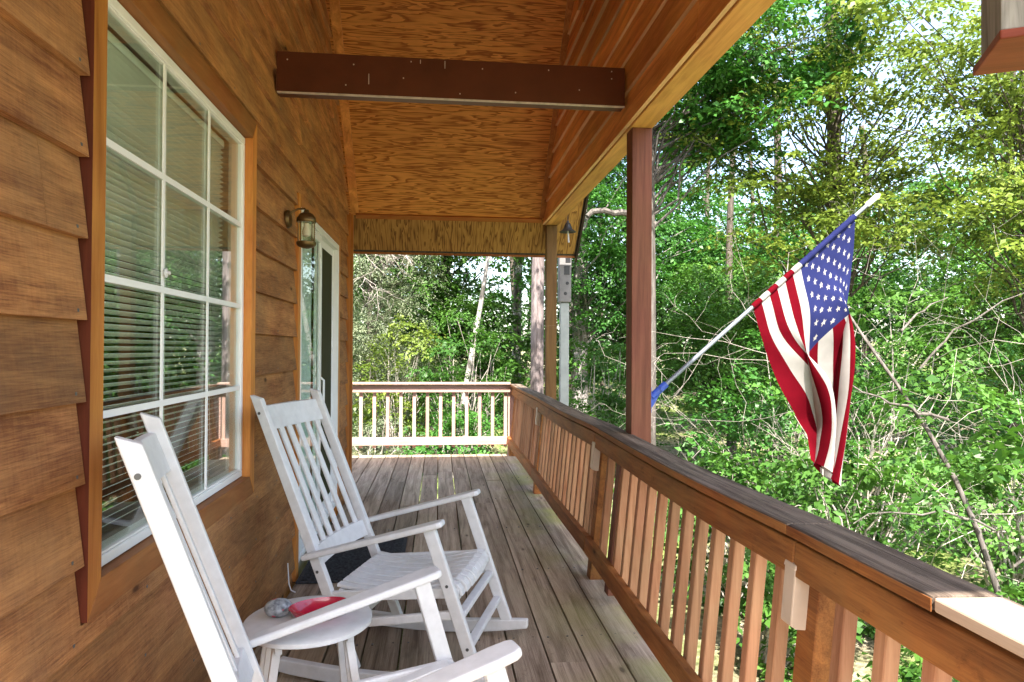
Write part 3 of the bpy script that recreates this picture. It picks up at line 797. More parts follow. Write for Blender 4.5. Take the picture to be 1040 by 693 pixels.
# ------------------------------------------------------------------ rocking chairs
def rocking_chair():
    t = empty('rocking_chair', (0, 0, 0))
    W = M['white']
    def B(p, q, w, h, name, up=(0, 0, 1), bev=.005, **k):
        mb = MB(); mb.bar(p, q, w, h, up, **k); return mb.build(name, W, t, bevel=bev)
    # t (forward, arm tip = 0) -> local x = t + .33
    X = lambda a: a+.33
    ys = .29
    for s in (-1, 1):
        y = s*ys
        # rocker : curved plank
        mb = MB(); N = 20; up_, lo = [], []
        for i in range(N+1):
            a = -.70 + .945*i/N; c = (a+.30)
            zl = c*c/(2*2.9); th = .060*(1-.35*(abs(c)/.55)**4)
            lo.append((X(a), y-.018, zl)); up_.append((X(a), y-.018, zl+th))
        mb.prism(lo + up_[::-1], (0, .036, 0)); mb.build('rocker', W, t, bevel=.006)
        # front leg, back post, arm
        B((X(.146), y, .07), (X(-.062), y, .660), .030, .050, 'front_leg', (1, 0, .3))
        mb = MB()
        p = [(X(-.385-.022), .055), (X(-.385+.024), .055), (X(-.532+.026), .42), (X(-.835+.024), 1.152), (X(-.835-.026), 1.166), (X(-.532-.022), .42)]
        mb.prism([(x, y-s*.030-.0165, z) for x, z in p], (0, .033, 0)); mb.build('back_post', W, t, bevel=.004)
        mb = MB(); yo = y+s*.012
        A = Vector((X(-.60), yo, .515)); Bq = Vector((X(.0), yo, .690)); n = Vector((-.26, 0, .966))
        st = [(.0, .040), (.25, .050), (.6, .068), (.9, .078), (.97, .072), (1.0, .052)]
        vs, fs = [], []
        for f, w in st:
            c = A.lerp(Bq, f)
            for dy, dn in ((-w/2, -.024), (w/2, -.024), (w/2, 0), (-w/2, 0)): vs.append(c + Vector((0, dy, 0)) + n*dn)
        for i in range(len(st)-1):
            for k in range(4): a, b = i*4+k, i*4+(k+1) % 4; fs.append((a, b, b+4, a+4))
        fs += [(3, 2, 1, 0), (len(st)*4-4, len(st)*4-3, len(st)*4-2, len(st)*4-1)]
        mb.add(vs, fs); mb.build('armrest', W, t, bevel=.008, seg=3)
        # seat side rail and rungs
        B((X(-.50), y-s*.030, .338), (X(.050), y-s*.030, .394), .022, .042, 'seat_rail')
        B((X(-.455), y, .235), (X(.055), y, .318), .022, .034, 'side_stretcher')
        for a, z in ((-.815, 1.09), (-.545, .44), (-.46, .24), (.02, .43), (.105, .19)):
            mb = MB(); c = (X(a), y+s*.0155 - (s*.030 if a < -.43 else 0)+s*.001, z); mb.tube([c, (c[0], c[1]+s*.002, c[2])], .0065, 10)
            mb.build('bolt', M['bolt'], t)
    # rungs
    for a, z in ((.062, .300), (.100, .185)):
        B((X(a), -ys+.016, z), (X(a), ys-.016, z), .036, .024, 'front_stretcher', (0, 0, 1))
    B((X(-.437), -ys+.045, .20), (X(-.437), ys-.045, .20), .024, .034, 'back_stretcher')
    # back: crest, lower rail, six slats; the slats follow the post line
    def onback(z): return -.532 + (z-.42)*(-.303/.705)
    def crossrail(z0, z1, name, bow):
        mb = MB(); N = 10; vs = []; fs = []
        for i in range(N+1):
            yy = -ys+.048 + (2*ys-.096)*i/N; b = -bow*(1-((i/N)*2-1)**2)
            for z, dx in ((z0, -.011), (z0, .011), (z1, .011), (z1, -.011)): vs.append((X(onback(z))+dx+b, yy, z))
        for i in range(N):
            for k in range(4): p, q = i*4+k, i*4+(k+1) % 4; fs.append((p, q, q+4, p+4))
        fs += [(3, 2, 1, 0), (N*4, N*4+1, N*4+2, N*4+3)]
        mb.add(vs, fs); mb.build(name, W, t, bevel=.003)
    crossrail(1.015, 1.115, 'crest_rail', .022)
    crossrail(.458, .530, 'back_rail', .022)
    for i in range(6):
        yy = -.196 + .0784*i; b = -.022*(1-(yy/.242)**2)
        B((X(onback(.527))+b, yy, .527), (X(onback(1.018))+b, yy, 1.018), .036, .012, 'back_slat', (1, 0, .4), .003)
    # seat of eight slats running front to back, dished and rolled over at the front
    prof = [(-.475, .385), (-.40, .374), (-.30, .370), (-.20, .376), (-.10, .396), (-.03, .415), (.025, .424), (.055, .416), (.074, .396), (.080, .372)]
    for i in range(8):
        yy = -.217 + .062*i; sh = -.012*(abs(i-3.5)/3.5)**2
        mb = MB(); n_ = len(prof); vs = []; fs = []
        w = .0275 if 0 < i < 7 else .020
        for k, (a, z) in enumerate(prof):
            j, q = min(k+1, n_-1), max(k-1, 0); dx, dz = prof[j][0]-prof[q][0], prof[j][1]-prof[q][1]; l = math.hypot(dx, dz); nx, nz = -dz/l, dx/l
            aa = a + sh*max(0, (a+.1)/.18)
            for dy, dn in ((-w, -.014), (w, -.014), (w, 0), (-w, 0)): vs.append((X(aa)+nx*dn, yy+dy, z+nz*dn))
        for k in range(n_-1):
            for q in range(4): a_, b_ = k*4+q, k*4+(q+1) % 4; fs.append((a_, b_, b_+4, a_+4))
        fs += [(3, 2, 1, 0), (n_*4-4, n_*4-3, n_*4-2, n_*4-1)]
        mb.add(vs, fs); mb.build('seat_slat', W, t, bevel=.003)
    B((X(.040), -ys+.045, .375), (X(.040), ys-.045, .375), .022, .05, 'seat_front_rail')
    B((X(-.455), -ys+.045, .345), (X(-.455), ys-.045, .345), .022, .04, 'seat_back_rail')
    return t
c0 = rocking_chair()
def put_chair(o, base, face, rock=0):
    # rock the chair on its runners: turn about their centre of curvature, so they stay on the deck
    piv = Vector((.03, 0, 2.9)); Rz = Matrix.Rotation(rad(face), 3, 'Z'); Ry = Matrix.Rotation(rad(rock), 3, 'Y')
    o.location = Vector((base[0], base[1], 0)) + Rz @ (piv - Ry @ piv)
    o.rotation_euler = (Rz @ Ry).to_euler()
put_chair(c0, (-.209, 3.106), -17.0)
tag(c0, 'white slatted rocking chair beyond the small round table', 'rocking chair', 'white wooden rocking chairs')
c1 = copy_tree(c0)
put_chair(c1, (-.11, 1.827), 17.7, 2.95)
tag(c1, 'white rocking chair seen from behind in front of the small round table', 'rocking chair', 'white wooden rocking chairs')

# ------------------------------------------------------------------ side table and what lies on it
def side_table():
    c = (-.412, 2.268, 0)
    t = empty('side_table', c, rad(20), 'small round white side table between the two rocking chairs', 'table')
    R = .200
    mb = MB(); mb.lathe([(0, .480), (R-.006, .480), (R, .484), (R, .496), (R-.006, .500), (0, .500)], (0, 0, 0), 56); mb.build('table_top', M['white'], t, smooth=True, bevel=0)
    for sx in (-1, 1):
        for sy in (-1, 1):
            mb = MB(); mb.bar((sx*.105, sy*.085, .479), (sx*.175, sy*.115, .0), .016, .026, (sx, 0, .3)); mb.build('leg', M['white'], t, bevel=.003)
            mb = MB(); mb.bar((sx*.105, sy*.052, .479), (sx*.14, sy*.07, .12), .012, .022, (sx, 0, .3)); mb.build('brace', M['white'], t, bevel=.003)
        mb = MB(); mb.bar((sx*.108, -.12, .462), (sx*.108, .12, .462), .022, .034); mb.build('apron', M['white'], t, bevel=.003)
        mb = MB(); mb.bar((sx*.142, -.10, .215), (sx*.142, .10, .215), .018, .028); mb.build('stretcher', M['white'], t, bevel=.003)
    for sx in (-1, 1):
        for sy in (-1, 1):
            mb = MB(); mb.tube([(sx*.1165, sy*.0865, .45), (sx*.1185, sy*.0865, .45)], .006, 10); mb.build('bolt', M['bolt'], t)
side_table()
def ornaments():
    mb = MB(); prof = [(math.sin(math.pi*i/18)*.5, -.5*math.cos(math.pi*i/18)) for i in range(19)]
    mb.lathe([(r*.062 if i not in (0, 18) else 0, z*.052) for i, (r, z) in enumerate(prof)], (0, 0, .026), 28, sx=1.28)
    o = mb.build('stone_ornament', M['egg'], None, smooth=True); o.location = (-.510, 2.280, .500); o.rotation_euler = (0, 0, rad(10)); o.scale = (1.12,)*3
    tag(o, 'grey speckled egg shaped ornament with red spots on the round table', 'ornament')
    # red oval dish: shell with a lip
    mb = MB(); prof = [(0, .0), (.045, .0), (.062, .008), (.080, .026), (.086, .040), (.083, .0415), (.076, .028), (.058, .012), (.04, .005), (0, .005)]
    mb.lathe(prof, (0, 0, 0), 40, sx=1.15, sy=.80)
    o = mb.build('red_dish', M['dish'], None, smooth=True); o.location = (-.375, 2.262, .500); o.rotation_euler = (0, 0, rad(15))
    tag(o, 'glossy crimson oval dish on the round white table', 'dish')
ornaments()

def doormat():
    mb = MB(); mb.box((-.815, 4.06, .004), (-.215, 4.95, .016), .5); n = 36
    for i in range(n): 
        y = 4.085 + i*(4.925-4.085)/(n-1); mb.box((-.79, y-.006, .0165), (-.24, y+.006, .021), .5)
    o = mb.build('doormat', M['mat'], None, bevel=.002, seg=1); tag(o, 'dark ribbed doormat on the deck behind the far rocking chair', 'doormat')
    mb = MB(); mb.tube([(-.835, 3.95, .16), (-.826, 3.94, .05), (-.812, 3.93, .016), (-.785, 3.91, .010)], .0035, 8)
    o = mb.build('wire_hook', M['wire'], None, smooth=True); tag(o, 'thin bent white wire at the foot of the wall near the doormat', 'wire')
doormat()

# ------------------------------------------------------------------ wall lantern
def lantern():
    y = 3.93; x = -.735
    t = empty('wall_lantern', (x-.01, y, 1.935), 0, 'bronze wall lantern with clear glass jar beside the sliding door', 'wall lamp')
    mb = MB(); mb.lathe([(0, .05), (.050, .046), (.056, .03), (.056, .0)], (0, 0, 0), 24)
    o = mb.build('back_plate', M['bronze'], t, smooth=True); o.location = (-.118, 0, .17); o.rotation_euler = (0, rad(90), 0); 
    for v in o.data.vertices: v.co.z *= .45
    mb = MB(); mb.tube([(-.115, 0, .18), (-.09, 0, .215), (-.05, 0, .235), (-.012, 0, .238), (0, 0, .215)], .007, 8); mb.build('arm', M['bronze'], t, smooth=True)
    mb = MB(); mb.lathe([(0, .232), (.014, .230), (.018, .215), (.040, .205), (.058, .180), (.061, .158), (.058, .152), (0, .152)], (0, 0, 0), 28); mb.build('cap', M['bronze'], t, smooth=True)
    mb = MB(); pr = [(.050, .150)]
    for k in range(9): z = .146-.0135*k; pr += [(.054, z), (.051, z-.006)]
    pr += [(.048, .022)]
    mb.lathe(pr, (0, 0, 0), 28); mb.build('jar', M['jar'], t, smooth=True)
    mb = MB(); mb.lathe([(0, -.012), (.020, -.010), (.052, .002), (.060, .014), (.060, .028), (.052, .032), (0, .032)], (0, 0, 0), 28); mb.build('base_ring', M['bronze'], t, smooth=True)
    mb = MB(); mb.lathe([(0, .150), (.016, .145), (.016, .12), (.026, .095), (.024, .07), (0, .056)], (0, 0, 0), 18); mb.build('bulb', M['bulb'], t, smooth=True)
    for k in range(4):
        a = math.pi/4 + k*math.pi/2; c, s = math.cos(a), math.sin(a)
        mb = MB(); mb.tube([(.059*c, .059*s, .025), (.059*c, .059*s, .155)], .003, 6); mb.build('guard_wire', M['bronze'], t)
    t.scale = (.9, .9, .9)
lantern()

# ------------------------------------------------------------------ flag
def flag():
    Y = 3.72; A = Vector((1.185, Y, 1.103)); Bt = Vector((2.535, Y, 2.270))
    F = empty('flag', tuple(A), 0, 'American flag hanging from an angled pole on the red porch post', 'flag')
    d = (Bt-A).normalized()
    L = lambda p: Vector(p)-A
    mb = MB(); mb.tube([L(A+d*.02), L(A+d*.8), L(Bt)], [.0125, .012, .011], 12); mb.build('pole', M['pole'], F, smooth=True)
    mb = MB(); mb.tube([L(Bt-d*.09), L(Bt-d*.08), L(Bt+d*.0), L(Bt+d*.018)], [.0125, .016, .016, .004], 12); mb.build('pole_tip', M['white'], F, smooth=True)
    br = MB(); br.tube([L(A+d*.0), L(A+d*.11)], .021, 12); br.box((-.021, -.035, -.085), (-.011, .035, .055)); br.bar((-.012, 0, -.05), tuple(d*.05), .02, .03)
    br.tube([tuple(d*.07+Vector((0, -.028, 0))), tuple(d*.07+Vector((0, .028, 0)))], .012, 10)
    br.build('bracket', M['blue'], F, smooth=True)
    top = [(2.394, 2.145), (2.400, 1.906), (2.388, 1.66), (2.358, 1.403), (2.334, 1.118), (2.304, .834), (2.272, .588)]
    bot = [(1.776, 1.614), (1.845, 1.411), (1.967, 1.210), (2.105, 1.045), (2.165, .921), (2.165, .825), (2.145, .735)]
    def cv(c, t):
        f = t*(len(c)-1); i = min(int(f), len(c)-2); f -= i
        p0, p1, p2, p3 = (np.array(c[max(0, min(len(c)-1, i+k))]) for k in (-1, 0, 1, 2))
        return .5*((2*p1)+(p2-p0)*f+(2*p0-5*p1+4*p2-p3)*f*f+(3*p1-p0-3*p2+p3)*f**3)
    NS, NT = 13*20, 300
    # s=0 hoist top (pole tip side) .. 1 hoist bottom ; t=0 at the pole .. 1 at the fly
    def pos(s, t):
        a, b = cv(top, t), cv(bot, t)
        g = min(1, max(0, (t-.12)/.5)); g = g*g*(3-2*g)        # how gathered the cloth is
        # the lateral position wiggles in pleats as the cloth gathers, so it overlaps itself
        ph = 2*math.pi*(1.9*s + .12*math.sin(3*t))
        sl = s + .26*g*math.sin(ph+.5)
        p = a*(1-sl) + b*sl
        dy = .085*g*math.cos(ph) + .028*(1-g)*math.sin(2*math.pi*(.9*s+1.4*t))*min(1, 5*t) + .006*math.sin(23*s+9*t)*math.sin(14*t+5*s)*min(1, 6*t) - .03*math.sin(5*t+2*s)*g
        sagz = -.02*math.sin(math.pi*s)*min(1, t*6)*(1-g)
        return L((p[0], Y + dy - .02*t, p[1]+sagz))
    SP = [((7/13)*(row+1)/10,   .335*((c*2+1 if row % 2 == 0 else c*2+2)/12)) for row in range(9) for c in range(6 if row % 2 == 0 else 5)]
    def star(s, t):
        for s0, t0 in SP:
            dx, dy = (s-s0)/.0215, (t-t0)/.0122
            r = math.hypot(dx, dy)
            if r < 1:
                a = math.atan2(dy, -dx) % (2*math.pi/5); a = min(a, 2*math.pi/5-a)
                # edge between outer tip (r=1,a=0) and inner corner (r=.42,a=pi/5)
                x, y = r*math.cos(a), r*math.sin(a); ix, iy = .42*math.cos(math.pi/5), .42*math.sin(math.pi/5)
                return (ix-1)*(y) - (iy)*(x-1) >= 0
        return False
    vs, fs, mi = [], [], []
    for j in range(NT+1):
        for i in range(NS+1): vs.append(pos(i/NS, j/NT))
    for j in range(NT):
        for i in range(NS):
            a = j*(NS+1)+i; fs.append((a, a+1, a+NS+2, a+NS+1))
            st = i//20; canton = st < 7 and j/NT < .335
            mi.append((1 if star((i+.5)/NS, (j+.5)/NT) else 2) if canton else (0 if st % 2 == 0 else 1))
    me = bpy.data.meshes.new('cloth'); me.from_pydata([tuple(v) for v in vs], [], fs); me.update()
    for k in ('f_red', 'f_white', 'f_blue'): me.materials.append(M[k])
    me.polygons.foreach_set('material_index', mi); me.polygons.foreach_set('use_smooth', [True]*len(fs))
    o = bpy.data.objects.new('cloth', me); COL.objects.link(o); o.parent = F
    mb = MB(); h0, h1 = Vector((1.776, Y, 1.614)), Vector((2.394, Y, 2.145))
    h0 = A + d*(h0-A).dot(d); h1 = A + d*(h1-A).dot(d)
    for k in range(13):
        p, q = h1.lerp(h0, k/13), h1.lerp(h0, (k+1)/13)
        mb.tube([L(p), L(p.lerp(q, .5)), L(q)], [.0165, .018, .0165], 12, .5, 2 if k < 7 else (0 if k % 2 == 0 else 1), cap=False)
    sl_ = mb.build('sleeve', None, F, smooth=True, mats=[M['f_red'], M['f_white'], M['f_blue']])
    o['label'] = 'red and white striped cloth with a blue starred corner'
flag()

# ------------------------------------------------------------------ bird feeder, bell, pole house
def feeder():
    t = empty('bird_feeder', (1.487, 1.496, 2.10), rad(-26.8), 'hanging wooden bird feeder with red base board at the porch eave', 'bird feeder')
    mb = MB(); mb.box((-.15, -.117, 0), (.15, .117, .022)); mb.build('base_board', M['red_wood'], t, bevel=.003)
    for x in (-.147, .099):
        mb = MB(); mb.box((x, -.112, .0225), (x+.048, .05, .30)); mb.build('end_panel', M['gray_wood'], t, bevel=.002)
    mb = MB(); mb.box((-.0985, -.105, .0225), (.0985, .045, .285)); mb.build('seed_box', M['tan_wood'], t, bevel=.002)
    mb = MB(); mb.prism([(-.17, -.15, .302), (-.17, .09, .302), (-.17, -.03, .40)], (.34, 0, 0)); mb.build('roof', M['red_wood'], t, bevel=.002)
    mb = MB(); mb.tube([(-.09, -.03, .38), (-.09, -.03, .8), (-.09, -.03, 1.75)], .002, 5); mb.build('hanging_wire', M['black'], t)
feeder()
def bell():
    t = empty('wind_bell', (1.235, 6.52, 2.50), 0, 'dark bell hanging under the eave by the golden far post', 'bell')
    mb = MB(); mb.lathe([(0, .115), (.012, .112), (.014, .095), (.028, .080), (.036, .055), (.046, .030), (.082, .004), (.080, .0), (.04, .022), (.0, .03)], (0, 0, 0), 24); mb.build('bell_cup', M['black'], t, smooth=True)
    mb = MB(); mb.tube([(0, 0, .03), (.01, 0, -.10)], .008, 6); mb.build('clapper', M['white'], t, smooth=True)
    mb = MB(); mb.tube([(0, 0, .11), (0, 0, .26)], .003, 6); mb.build('hanger', M['black'], t)
bell()
def pole_house():
    x, y = 1.33, 7.2; g = gz(x, y)
    t = empty('birdhouse_pole', (x, y, g), 0, 'grey slotted birdhouse box on a pale pole just outside the far post', 'birdhouse')
    mb = MB(); mb.box((-.047, -.035, -.05), (.047, .035, 1.86-g)); mb.build('pole', M['pale_pole'], t, bevel=.006)
    zb = 1.865-g
    mb = MB(); mb.box((-.064, -.06, zb), (.064, .06, zb+.53)); bx = mb.build('box', M['gray_box'], t, bevel=.006)
    mb = MB()
    for a, b, c, dd in ((.0, .055, .42, .51), (-.015, .045, .29, .385)): mb.box((a, -.0635, zb+c), (b, -.0605, zb+dd))
    for cx, cz in ((.02, .20), (.0, .09)): mb.tube([(cx, -.0635, zb+cz), (cx, -.0605, zb+cz)], .018, 14)
    mb.build('opening', M['black'], bx)
pole_house()

# ------------------------------------------------------------------ plants
def leaf_mesh(name, P, A, Nn, Ln, Wd, rnd, mat, parent=None):
    n = len(P)
    A = A/np.linalg.norm(A, axis=1, keepdims=True)
    B = np.cross(Nn, A); B /= (np.linalg.norm(B, axis=1, keepdims=True)+1e-9)
    Nn = np.cross(A, B)
    Ln = Ln[:, None]; Wd = Wd[:, None]
    v = np.empty((n, 4, 3), np.float32)
    v[:, 0] = P; v[:, 2] = P + A*Ln - Nn*Ln*.12
    mid = P + A*Ln*.45 + Nn*Wd*.16
    v[:, 1] = mid - B*Wd*.5; v[:, 3] = mid + B*Wd*.5
    me = bpy.data.meshes.new(name)
    me.vertices.add(n*4); me.vertices.foreach_set('co', v.ravel())
    me.loops.add(n*4); me.loops.foreach_set('vertex_index', np.arange(n*4, dtype=np.int32))
    me.polygons.add(n); me.polygons.foreach_set('loop_start', np.arange(0, n*4, 4, dtype=np.int32))
    me.update(calc_edges=True)
    at = me.attributes.new('rnd', 'FLOAT', 'FACE'); at.data.foreach_set('value', rnd.astype(np.float32))
    me.materials.append(mat)
    o = bpy.data.objects.new(name, me); COL.objects.link(o)
    if parent: o.parent = parent
    return o

def clump_leaves(C, per, rx, rz, size, tilt=.35, jit=.55, droop=.25, aspect=.55, tone=.6):
    """C: (k,3) clump centres. Each clump is a layered spray: shoots fan out from its centre and carry
    leaves alternately on both sides, the way twigs of a broadleaf tree do."""
    k = len(C); S = max(4, int(round(math.sqrt(per)*.9))); m = max(3, int(round(per/S)))
    cn = np.stack([RNG.normal(0, tilt, k), RNG.normal(0, tilt, k), np.ones(k)], 1); cn /= np.linalg.norm(cn, axis=1, keepdims=True)
    ux = np.cross(cn, np.array([0, 1, .01])); ux /= np.linalg.norm(ux, axis=1, keepdims=True); uy = np.cross(cn, ux)
    rr = rx*(.5+1.0*RNG.random(k))
    # shoots
    ks = k*S; ci = np.repeat(np.arange(k), S)
    th = RNG.random(ks)*2*np.pi
    d = ux[ci]*np.cos(th)[:, None] + uy[ci]*np.sin(th)[:, None] + cn[ci]*RNG.normal(0, .22, ks)[:, None]
    d /= np.linalg.norm(d, axis=1, keepdims=True)
    base = C[ci] + RNG.normal(0, 1, (ks, 3))*np.array([.16, .16, .5*rz/max(rx, .01)+.06])*rx
    Ls = rr[ci]*(.45+.8*RNG.random(ks))
    side = np.cross(cn[ci], d); side /= np.linalg.norm(side, axis=1, keepdims=True)
    # leaves
    n = ks*m; si = np.repeat(np.arange(ks), m)
    u = (np.tile(np.arange(m), ks) + RNG.random(n)*.8)/m
    sg = np.where((np.tile(np.arange(m), ks) % 2) == 0, 1.0, -1.0)
    idx = ci[si]
    P = base[si] + d[si]*(u*Ls[si])[:, None] + side[si]*(sg*size*.10)[:, None] + RNG.normal(0, rz*.35, (n, 3))
    P[:, 2] -= droop*(u**2)*Ls[si]
    A = d[si]*(.55+.5*u)[:, None] + side[si]*(sg*.8)[:, None] + RNG.normal(0, .28, (n, 3)); A[:, 2] -= .22 + droop*.6*u
    Nn = cn[idx] + RNG.normal(0, jit*.75, (n, 3))
    Ln = size*(.55+.75*RNG.random(n)**1.3)*(.8+.45*RNG.random(k))[idx]; Wd = Ln*aspect*(.8+.4*RNG.random(n))
    rnd = np.clip(tone*RNG.random(k)[idx] + .15*RNG.random(ks)[si] + (1-tone-.15)*RNG.random(n), 0, 1)
    return P, A, Nn, Ln, Wd, rnd

def ellipsoid_pts(k, c, r, shell=.35):
    d = RNG.normal(0, 1, (k, 3)); d /= np.linalg.norm(d, axis=1, keepdims=True)
    q = shell + (1-shell)*RNG.random(k)**.5
    return np.array(c) + d*q[:, None]*np.array(r)

def bez(p, q, lift, n=6, jit=.04):
    p, q = Vector(p), Vector(q); out = []
    L = (q-p).length
    for i in range(n+1):
        t = i/n; v = p.lerp(q, t); v.z += lift*math.sin(math.pi*t)
        if 0 < i < n: v += Vector((random.gauss(0, jit), random.gauss(0, jit), random.gauss(0, jit)))*L
        out.append(v)
    return out

def trunk_path(base, top, wob=.05, n=9):
    p, q = Vector(base), Vector(top); H = (q-p).length; out = []
    ph = random.random()*6
    for i in range(n+1):
        t = i/n; v = p.lerp(q, t) + Vector((math.sin(ph+t*4)*wob*t, math.cos(ph+t*5)*wob*t, 0)); out.append(v)
    return out

def along(path, t):
    f = max(0, min(.9999, t))*(len(path)-1); i = int(f); return path[i].lerp(path[i+1], f-i)

def tree(name, label, cat, base, top, r0, r1, bark, leaf, crowns, size=.085, per=130, rx=.6, rz=.05, group=None,
         wob=.08, branches=True, tilt=.35, flare=1.3, aspect=.55, droop=.25, limbs=(), sides=12):
    bx, by = base[0], base[1]; bz = gz(bx, by) - .15 if len(base) == 2 else base[2]
    root = empty(name, (bx, by, bz), 0, label, cat, group)
    O = Vector((bx, by, bz))
    path = trunk_path((0, 0, 0), Vector(top)-O, wob)
    mb = MB(); N = len(path)
    rads = [r0 + (r1-r0)*i/(N-1) for i in range(N)]; rads[0] *= flare
    mb.tube(path, rads, sides)
    Cs = [ellipsoid_pts(int(k*(1.5 if by > 10 else 1.25)), Vector(c)-O, r, sh) for (c, r, k, sh) in crowns]
    C = np.concatenate(Cs) if Cs else None
    if C is not None and branches:
        for c in C[::2] if len(C) > 60 else C:
            t = min(.97, max(.15, (c[2]-.25*abs(np.hypot(c[0], c[1])))/max(path[-1].z, .1) - .08))
            s = along(path, t); rr = max(.005, (r0+(r1-r0)*t)*.20)
            bp = bez(s, c, .12, 5, .035); mb.tube(bp, [rr, rr*.8, rr*.62, rr*.45, rr*.32, rr*.2], 5)
    for (p, q, ra, rb, lift) in limbs:
        mb.tube(bez(Vector(p)-O, Vector(q)-O, lift, 8, .02), [ra+(rb-ra)*i/8 for i in range(9)], 8)
    mb.build('trunk', bark, root, smooth=True)
    if C is not None:
        leaf_mesh('crown', *clump_leaves(C, per, rx, rz, size, tilt=tilt, aspect=aspect, droop=droop), leaf, root)
    return root

# --- trees one can tell apart
tree('tall_tree', 'large straight grey trunk just right of the birdhouse pole', 'tree', (3.15, 15.2), (3.25, 15.3, 13), .19, .11, M['bk_grey'], M['lf_deep'],
     [((3.2, 15.0, 9.5), (3.0, 2.6, 3.2), 70, .3), ((3.6, 14.2, 4.2), (2.2, 1.6, 2.0), 45, .2)], per=150, rx=.75)
tree('tall_tree', 'pinkish grey trunk just left of the golden far post', 'tree', (1.72, 11.9), (1.72, 11.95, 12), .125, .09, M['bk_pink'], M['lf_mid'],
     [((1.7, 12.2, 9.0), (2.4, 2.2, 2.2), 50, .3)], per=130, rx=.7)
tree('birch_tree', 'slender pale leaning birch above the far railing with a forked top', 'tree', (.30, 13.0), (1.08, 13.0, 4.6), .060, .032, M['bk_birch'], M['lf_yel'],
     [((1.1, 12.8, 4.6), (1.3, 1.0, 1.1), 30, .2)], per=90, rx=.5, wob=.10, limbs=(((.93, 13, 3.1), (1.55, 12.9, 4.3), .03, .015, .05),))
tree('mottled_tree', 'dark trunk with white mottled bark left of the pinkish trunk', 'tree', (2.02, 17.9), (2.10, 17.9, 11), .13, .08, M['bk_mottle'], M['lf_mid'],
     [((2.0, 18.0, 7.5), (2.6, 2.0, 2.6), 55, .3)], per=130, rx=.7)
tree('cedar_tree', 'pale feathery grey green cedar at the left end of the far railing', 'tree', (-1.35, 13.2), (-1.3, 13.3, 6.5), .06, .02, M['bk_dark'], M['lf_pale'],
     [((-1.3, 12.9, 1.2), (1.7, 1.0, 1.6), 80, .1), ((-1.2, 13.0, 3.6), (1.4, .8, 1.8), 95, .1)], size=.055, per=240, rx=.42, rz=.05, aspect=.28, droop=.5, tilt=.5)
tree('broadleaf_tree', 'deep green leafy tree filling the space behind the leaning birch', 'tree', (.1, 17.5), (.2, 17.6, 11), .15, .08, M['bk_dark'], M['lf_mid'],
     [((-.4, 16.4, 4.3), (3.2, 1.6, 3.1), 210, .1), ((.6, 15.6, 1.2), (2.6, 1.0, 1.5), 90, .1)], per=160, rx=.7, size=.09)
tree('broadleaf_tree', 'leafy green tree between the far post and the red porch post', 'tree', (5.2, 17.0), (5.1, 17.0, 12), .16, .09, M['bk_dark'], M['lf_deep'],
     [((4.6, 15.4, 3.2), (2.5, 1.6, 3.1), 180, .1), ((4.9, 16.0, 6.6), (2.4, 1.6, 1.8), 70, .2)], per=170, rx=.65, size=.085)
tree('grey_tree', 'grey trunk half hidden behind the red porch post with an orange bare limb', 'tree', (2.56, 8.2), (2.60, 8.3, 9.5), .10, .08, M['bk_dim'], M['lf_deep'],
     [((3.4, 8.4, 5.6), (2.2, 1.8, 1.4), 110, .2), ((3.6, 8.0, 4.3), (1.0, .9, .6), 26, .1)], per=150, rx=.55, size=.085,
     limbs=(((2.66, 8.2, 2.9), (1.75, 8.0, 2.95), .05, .03, .12), ((2.7, 8.2, 5.1), (4.6, 8.3, 5.6), .05, .015, .1)))
tree('maple_tree', 'yellow green tree with layered sprays behind the top of the flag', 'tree', (5.6, 9.0), (5.4, 9.2, 9.5), .13, .06, M['bk_dark'], M['lf_yel'],
     [((5.0, 8.3, 4.7), (2.4, 1.5, 1.8), 100, .1), ((4.6, 7.8, 3.1), (1.7, 1.0, .8), 34, .1)], per=140, rx=.5, size=.07, rz=.035, tilt=.22,
     limbs=(((5.5, 9.1, 5.0), (3.5, 8.6, 4.4), .06, .02, .25), ((5.5, 9.1, 6.2), (7.5, 8.2, 6.9), .06, .02, .2)))
tree('maple_tree', 'bright yellow green tree at the right beneath the hanging bird feeder', 'tree', (7.2, 7.4), (7.0, 7.6, 9.0), .12, .05, M['bk_dark'], M['lf_yel'],
     [((6.3, 6.7, 4.3), (2.1, 1.5, 1.6), 95, .1), ((6.0, 6.4, 2.7), (1.4, 1.0, .7), 34, .1)], per=140, rx=.5, size=.07, rz=.035, tilt=.22,
     limbs=(((7.1, 7.5, 3.6), (5.9, 6.9, 4.8), .05, .02, .2),))
tree('sapling', 'thin pale leaning sapling with forked bare limbs right of the flag', 'tree', (3.47, 3.55), (3.04, 4.52, 1.75), .024, .008, M['bk_dim'], M['lf_fresh'],
     [((3.2, 4.0, .75), (.35, .35, .55), 9, .1), ((3.45, 3.7, -.1), (.35, .3, .35), 7, .1)], per=42, rx=.24, size=.07, flare=1.3, wob=.17, limbs=(((3.16, 4.2, 1.25), (3.75, 4.0, 1.75), .008, .003, .08), ((3.38, 3.7, .1), (3.9, 3.5, .55), .008, .003, .08), ((3.22, 4.02, .93), (2.62, 4.3, 1.22), .010, .004, -.05), ((3.3, 3.75, .3), (2.5, 3.9, .32), .008, .003, .1),
      ((3.1, 4.3, 1.5), (3.6, 4.5, 1.75), .008, .003, .05)), branches=False)
tree('broadleaf_tree', 'leafy green tree behind the pale cedar at the left end of the far railing', 'tree', (-3.2, 16.5), (-3.2, 16.6, 10), .15, .08, M['bk_dark'], M['lf_mid'],
     [((-2.4, 15.4, 3.4), (2.2, 1.4, 3.0), 150, .1)], per=160, rx=.65, size=.085)
